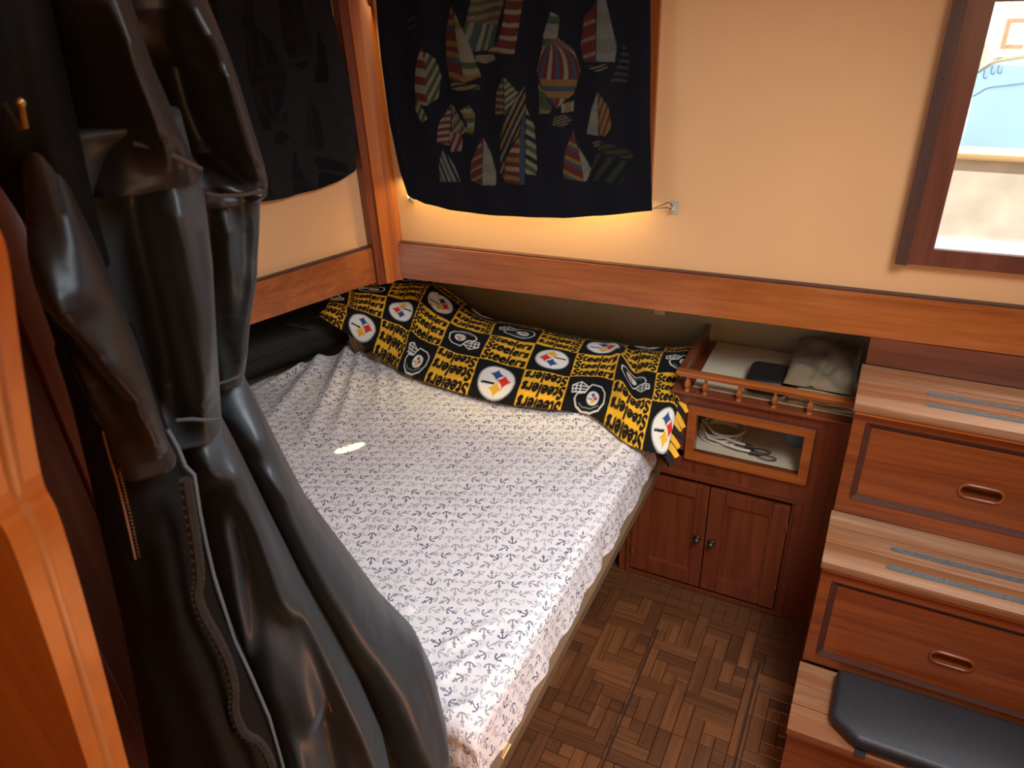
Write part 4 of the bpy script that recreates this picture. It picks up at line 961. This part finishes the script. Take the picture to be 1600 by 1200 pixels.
garment('skirt', M['coatg'], cR, .665, [(322, 585), (330, 700), (345, 800), (370, 900), (410, 1000), (460, 1100), (520, 1260)], [(381, 586), (402, 628), (440, 705), (480, 780), (540, 860), (600, 940), (650, 990), (672, 1035), (690, 1110), (694, 1260)],
        [([(372, 620), (430, 730), (500, 860), (590, 1000), (650, 1130), (670, 1250)], .022, .020), ([(350, 660), (400, 780), (470, 900), (560, 1050), (620, 1200)], -.022, .015), ([(640, 985), (660, 1060), (690, 1180)], .008, .008), ([(345, 668), (400, 690), (440, 730)], .006, .006)], .065, seed=5)
seam([(322, 303), (345, 306), (380, 305), (409, 299)], .60, 'seam', SEAM, cR, .0014); seam([(338, 601), (360, 594), (381, 585)], .61, 'seam', SEAMG, cR, .0012)
# middle coat
cM = thing('hanging_raincoat', 'dark satin-yoked rain jacket hanging between the other two coats', 'coat', (-.47, .38, 1.0), 'coats hanging beside the bed')
garment('yoke', M['coatd'], cM, .578, [(-40, -80), (10, 0), (50, 100), (90, 190), (110, 250)], [(178, -80), (205, 0), (238, 100), (275, 185), (300, 245), (316, 266)],
        [([(150, -60), (172, 20), (205, 120), (235, 190), (255, 240)], .018, .022), ([(188, 0), (215, 90), (250, 180), (285, 245)], .014, .008), ([(90, 0), (120, 120), (150, 230)], -.014, .03), ([(262, 195), (270, 225)], -.01, .004)], .055, seed=7)
garment('body', M['coatg'], cM, .583, [(40, 200), (70, 300), (110, 400), (160, 500), (200, 600), (235, 664)], [(300, 246), (318, 300), (330, 400), (334, 480), (340, 560), (346, 660)],
        [([(235, 262), (252, 350), (275, 450), (300, 560), (312, 640)], .016, .008), ([(262, 262), (285, 360), (305, 460), (325, 580)], .012, .007), ([(200, 240), (215, 350), (245, 480), (275, 640)], -.030, .020), ([(310, 290), (322, 400), (330, 520)], .010, .006)], .056, seed=9)
garment('skirt', M['coatg'], cM, .60, [(245, 650), (268, 720), (288, 800), (308, 900), (338, 1000), (378, 1100), (430, 1260)], [(346, 652), (374, 705), (420, 800), (470, 900), (520, 985), (560, 1060), (595, 1140), (620, 1260)],
        [([(310, 665), (345, 740), (358, 820), (372, 920), (380, 1000)], .020, .009), ([(330, 700), (362, 800), (378, 900), (385, 1000)], -.018, .009), ([(352, 670), (392, 780), (430, 880), (460, 980), (480, 1060)], .018, .012),
         ([(430, 900), (470, 1000), (500, 1090), (520, 1190)], -.014, .012), ([(455, 880), (500, 980), (545, 1080), (590, 1200)], .014, .009), ([(300, 760), (330, 900), (380, 1040), (420, 1180)], -.02, .014), ([(445, 1095), (460, 1150), (470, 1240)], .012, .007)], .06, seed=11)
seam([(208, 224), (240, 230), (275, 246), (316, 266)], .527, 'yoke_hem', SEAM, cM, .0018); seam([(275, 657), (300, 655), (325, 657), (346, 655)], .545, 'seam', SEAMG, cM, .0016)
seam([(470, 990), (500, 1060), (518, 1112)], .55, 'welt', plain('rust_piping', (.16, .06, .03), .6), cM, .0012)
# near coat with the zip
cL = thing('hanging_raincoat', 'black canvas jacket with open toothed zip, nearest of the three hanging coats', 'coat', (-.42, .30, 1.0), 'coats hanging beside the bed')
garment('shoulder', M['coatb'], cL, .53, [(-160, -80), (-150, 0), (-110, 120), (-60, 200), (10, 300), (60, 380)], [(50, -80), (78, 0), (105, 120), (128, 230), (150, 330), (172, 410)],
        [([(-40, 0), (-10, 110), (15, 190), (22, 210)], .02, .012), ([(60, 0), (85, 150), (110, 300)], .010, .010)], .045, seed=13)
garment('sleeve', M['coatd'], cL, .50, [(20, 150), (34, 250), (40, 330), (44, 390), (66, 480), (98, 570), (140, 640), (170, 680)], [(60, 150), (90, 230), (120, 320), (145, 370), (182, 460), (215, 540), (240, 620), (262, 690), (275, 715)],
        [([(75, 400), (110, 470), (160, 530), (205, 590), (240, 660)], .020, .010), ([(110, 380), (160, 470), (205, 560)], .008, .010), ([(80, 480), (130, 560), (190, 640)], -.02, .02)], .045, seed=15)
garment('body', M['coatb'], cL, .54, [(85, 540), (110, 620), (140, 740), (160, 830), (188, 950), (208, 1050), (245, 1260)], [(262, 672), (288, 725), (306, 760), (318, 830), (336, 905), (356, 960), (392, 1050), (425, 1130), (455, 1260)],
        [([(250, 760), (270, 900), (320, 1060), (370, 1200)], .010, .012)], .045, seed=17)
seam([(262, 672), (278, 700), (289, 728), (303, 742), (312, 800), (322, 850), (334, 900), (350, 950), (366, 1000), (392, 1055), (420, 1120), (440, 1190), (455, 1250)], .522, 'flap_edge', plain('flap_grey', (.12, .14, .15), .5), cL, .0016)
zpx = [(290, 750), (298, 800), (306, 850), (311, 900), (308, 930), (320, 965), (340, 1000), (358, 1040), (366, 1080), (366, 1110), (380, 1145), (408, 1165), (425, 1200), (430, 1240)]
zm = MB(); P = []
for (x, y) in zpx:
    s, z = onco(x, y, .488); q = h_ * .488 + t_h * s; P.append(np.array([q[0], q[1], z]))
Pd = [crm(np.array(P), k / 95) for k in range(96)]
for k in range(0, 95):
    c = Pd[k]; d = Pd[k + 1] - Pd[k]; d /= np.linalg.norm(d); n_ = np.cross(d, [*h_, 0]); sgn = 1 if k % 2 else -1; o_ = c + n_ * .0012 * sgn
    e1_, e2_, e3_ = n_ * .0032, d * .0011, np.array([*h_, 0]) * .0012
    zm.add([o_ + a * e1_ + b2 * e2_ + c2 * e3_ for a in (-1, 1) for b2 in (-1, 1) for c2 in (-1, 1)], [(0, 1, 3, 2), (4, 6, 7, 5), (0, 4, 5, 1), (2, 3, 7, 6), (0, 2, 6, 4), (1, 5, 7, 3)])
zo = zm.build('zip_teeth', plain('zip_teeth', (.075, .05, .032), .35, .3), cL); zo['kind'] = 'stuff'
MB().tube([tuple(p_ + np.array([*h_, 0]) * .0016) for p_ in Pd], .0042, 6).build('zip_tape', M['blackfab'], cL, True)
# second brass zip further left
P = []
for (x, y) in [(168, 672), (178, 710), (190, 750), (200, 790), (210, 835), (218, 872)]:
    s, z = onco(x, y, .50); q = h_ * .50 + t_h * s; P.append(np.array([q[0], q[1], z]))
zm = MB(); Pd = [crm(np.array(P), k / 40) for k in range(41)]
for k in range(40):
    c = Pd[k]; zm.box(c[0] - .0007, c[0] + .0007, c[1] - .0007, c[1] + .0007, c[2] - .0007, c[2] + .0007)
zo = zm.build('zip_teeth', M['brass'], cL); zo['kind'] = 'stuff'
MB().tube([tuple(p_ - np.array([*t_h, 0]) * .0028) for p_ in Pd], .0008, 6).build('zip_tape', plain('copper_tape', (.30, .13, .07), .5), cL, True)
# brass hook glint
s, z = onco(30, 170, .44); q = h_ * .44 + t_h * s
hkb = thing('brass_coat_hook', 'small brass hook catching light at the top left edge', 'hook', (q[0], q[1], z))
MB().tube([(q[0] - .05, q[1] + .02, z + .012), (q[0] - .02, q[1] + .008, z - .012), (q[0], q[1], z - .008), (q[0] + .003, q[1], z + .002)], [.0016, .0016, .0015, .0012], 8).build('hook_arm', M['brass'], hkb, True)
bm = bmesh.new(); bmesh.ops.create_uvsphere(bm, u_segments=12, v_segments=8, radius=.0022); bm.transform(Matrix.Translation((q[0] + .003, q[1], z + .003))); MB().bm(bm).build('hook_tip', M['brass'], hkb, True)
# bulkhead behind the coats and near jamb
bh = struct(box('wall_bulkhead', wood('bulkhead_wood', (.085, .022, .009), (.15, .040, .014), 'z', .4, .3), -.74, -.70, -1.39, .53, 0, ZT), 'reddish wooden bulkhead behind the hanging coats')
for yy_ in (.17, .26, .35, .44): box('batten', W['mahz'], -.70, -.692, yy_, yy_ + .035, .1, 1.45, bh, .003)
YJ = .14
jp = [(float(ony(x, y, YJ)[0]), float(ony(x, y, YJ)[2])) for x, y in [(-60, 285), (-22, 300), (2, 345), (22, 400), (43, 567), (72, 740), (100, 805), (147, 967), (207, 1200), (260, 1400)]]
jp = [tuple(crm(np.array(jp), k / 40)) for k in range(41)]
jp = jp + [(jp[-1][0] - .01, 0.0)]
mb = MB().prism(jp + [(-.70, 0), (-.70, jp[0][1])], 'y', YJ - .024, YJ - .002)
jb = struct(mb.build('trim_4', wood('near_jamb', (.48, .12, .013), (.60, .17, .02), 'z', .45, .15)), 'bright orange varnished door jamb at the left edge')
MB().tube([(a - .011, YJ - .013, b_) for a, b_ in jp[:-1]], .0115, 10).build('edge_bead', wood('jamb_bead', (.40, .12, .025), (.50, .17, .04), 'z', .4, .2), jb, True)

# ================================================================== OUTSIDE
ZD = .93
yb = 2.12
tp = ony(1500, 240, yb); 
dk = MB().box(-.3, 2.2, 1.80, yb, ZD - .06, ZD - .004).build('deck_base', M['cord']); struct(dk, 'side deck outside the cabin window')
yy = 1.80
box('teak_plank', M['deck'], -.3, 2.2, yy, yb - .19, ZD - .004, ZD, dk)
for k in range(26):
    xx = -.30 + k * .052; box('teak_plank', M['deck'], xx, xx + .049, yb - .187, yb - .002, ZD - .004, ZD + .002, dk)
bw = tag(box('bulwark', M['gel'], -.3, 2.2, yb, yb + .05, ZD - .1, float(tp[2]) - .012, None), 'cream painted bulwark along the side deck outside the window', 'bulwark')
box('cap_rail', M['caprail'], -.3, 2.2, yb - .012, yb + .07, float(tp[2]) - .012, float(tp[2]) + .004, bw, .003)
wt = struct(MB().box(-30, 60, 2.6, 80, -.9, -.6).build('water', M['water']), 'rippled harbour water beyond the deck')
# dock strip and neighbouring boat
YB_ = 9.0
def ob(px, py, y=YB_): q = ony(px, py, y); return float(q[0]), float(q[2])
bt = thing('moored_boat', 'pale blue and white wooden motor yacht moored outside the window', 'boat', (3.5, YB_ + 1, -.6))
hullp = [ob(1530, 121, YB_ + .45), ob(1560, 107), ob(1600, 93), ob(1700, 62)]
hb = MB(); xs0 = hullp[0][0]
top = lambda x: float(np.interp(x, [q[0] for q in hullp], [q[1] for q in hullp]))
XS = [xs0 + v for v in (0, .01, .03, .06, .1, .15, .21, .28, .36, .45, .6, .8, 1.1, 1.5, 2, 3, 4.5, 6)]
def halfb(x): return 1.2 * (1 - (1 - min(1, (x - xs0) / 2.2)) ** 5) + .02
YM = YB_ + .9; vs = []
for x in XS:
    h0 = halfb(x); zt_ = top(x)
    for j in range(9): v = j / 8; vs.append((x + (1 - v) * .05, YM - h0 * (.80 + .20 * v), -.7 + (zt_ + .7) * v))
    for j in range(9): v = 1 - j / 8; vs.append((x + (1 - v) * .05, YM + h0 * (.80 + .20 * v), -.7 + (zt_ + .7) * v))
NX3 = len(XS)
fs = [(i * 18 + j, i * 18 + j + 1, (i + 1) * 18 + j + 1, (i + 1) * 18 + j) for i in range(NX3 - 1) for j in range(17)] + [tuple(range(18)), tuple((NX3 - 1) * 18 + j for j in range(18))]
ho = mk('hull', vs, fs, M['hull'], bt, True); ho.data.set_sharp_from_angle(angle=math.radians(40))
def side(x, dz=0, off=.01): return (x, YM - halfb(x) - off, top(x) + dz)
MB().tube([side(x, .0) for x in XS], .018, 8).build('rub_rail', M['caprail'], bt, True)
MB().tube([side(x, -.26, -.02) for x in XS[1:]], .006, 6).build('hull_stripe', M['dock'], bt, True)
XR_ = [xs0 + .10 + .10 * k for k in range(16)]
for dz in (.14, .27): MB().tube([side(x, dz, -.06) for x in XR_], .009, 6).build('guard_rail', M['steel'], bt, True)
for x in XR_[::1]:
    a = side(x, 0, -.06); MB().tube([a, (a[0] + .015, a[1], a[2] + .27)], .007, 6).build('stanchion', M['steel'], bt, True)
YH = YM - .42
cx0, cz1 = ob(1566, 8, YH); cz0 = top(cx0 + .3) - .05; cxb = ob(1552, 80, YH)[0]
MB().prism([(cxb, cz0), (cxb + 3, cz0), (cxb + 3, cz1), (cx0 + .03, cz1)], 'y', YH, YM + .42).build('deckhouse', M['cabpaint'], bt)
MB().box(cx0, cxb + 3.1, YH - .05, YM + .47, cz1, cz1 + .05, .015).build('roof', M['gel'], bt)
for k in range(4):
    a = ob(1567, 60, YH)[0] + k * .33; z0, z1 = cz0 + .08, cz1 - .12
    wfm = frame_xz(MB(), a, a + .24, z0, z1, .035, YH - .02, YH).build('window_frame', M['bwin'], bt); box('pane', M['cabpane'], a + .035, a + .205, YH - .012, YH - .004, z0 + .035, z1 - .035, wfm)
for k in range(3):
    x = ob(1543 + k * 9, 131, YB_ + .2)[0]; c = side(x, -.10, .012)
    arc = [(c[0] + .020 * math.cos(a), c[1], c[2] + .03 * math.sin(a)) for a in np.linspace(math.pi, 2 * math.pi, 8)]
    arc = [(arc[0][0], arc[0][1], arc[0][2] + .05)] + arc + [(arc[-1][0], arc[-1][1], arc[-1][2] + .05)]
    MB().tube(arc, .007, 6).build('hull_marking', M['numerals'], bt, True)
dq = ob(1530, 70, 30); dc = tag(MB().box(dq[0] - 12, dq[0] + 14, 30, 34, dq[1] - 1.6, dq[1] + .4).box(dq[0] - 12, dq[0] + 14, 31, 33, -.7, dq[1] - 1.6).build('boathouse', M['dock']), 'distant grey boathouse beyond the moored yacht', 'building')
pr = box('dock', plain('dock_wood', (.45, .38, .28), .8), ob(1450, 140, 18)[0] - 6, ob(1450, 140, 18)[0] + 14, 17.5, 19, -.6, -.2); tag(pr, 'weathered dock behind the moored yacht', 'dock')
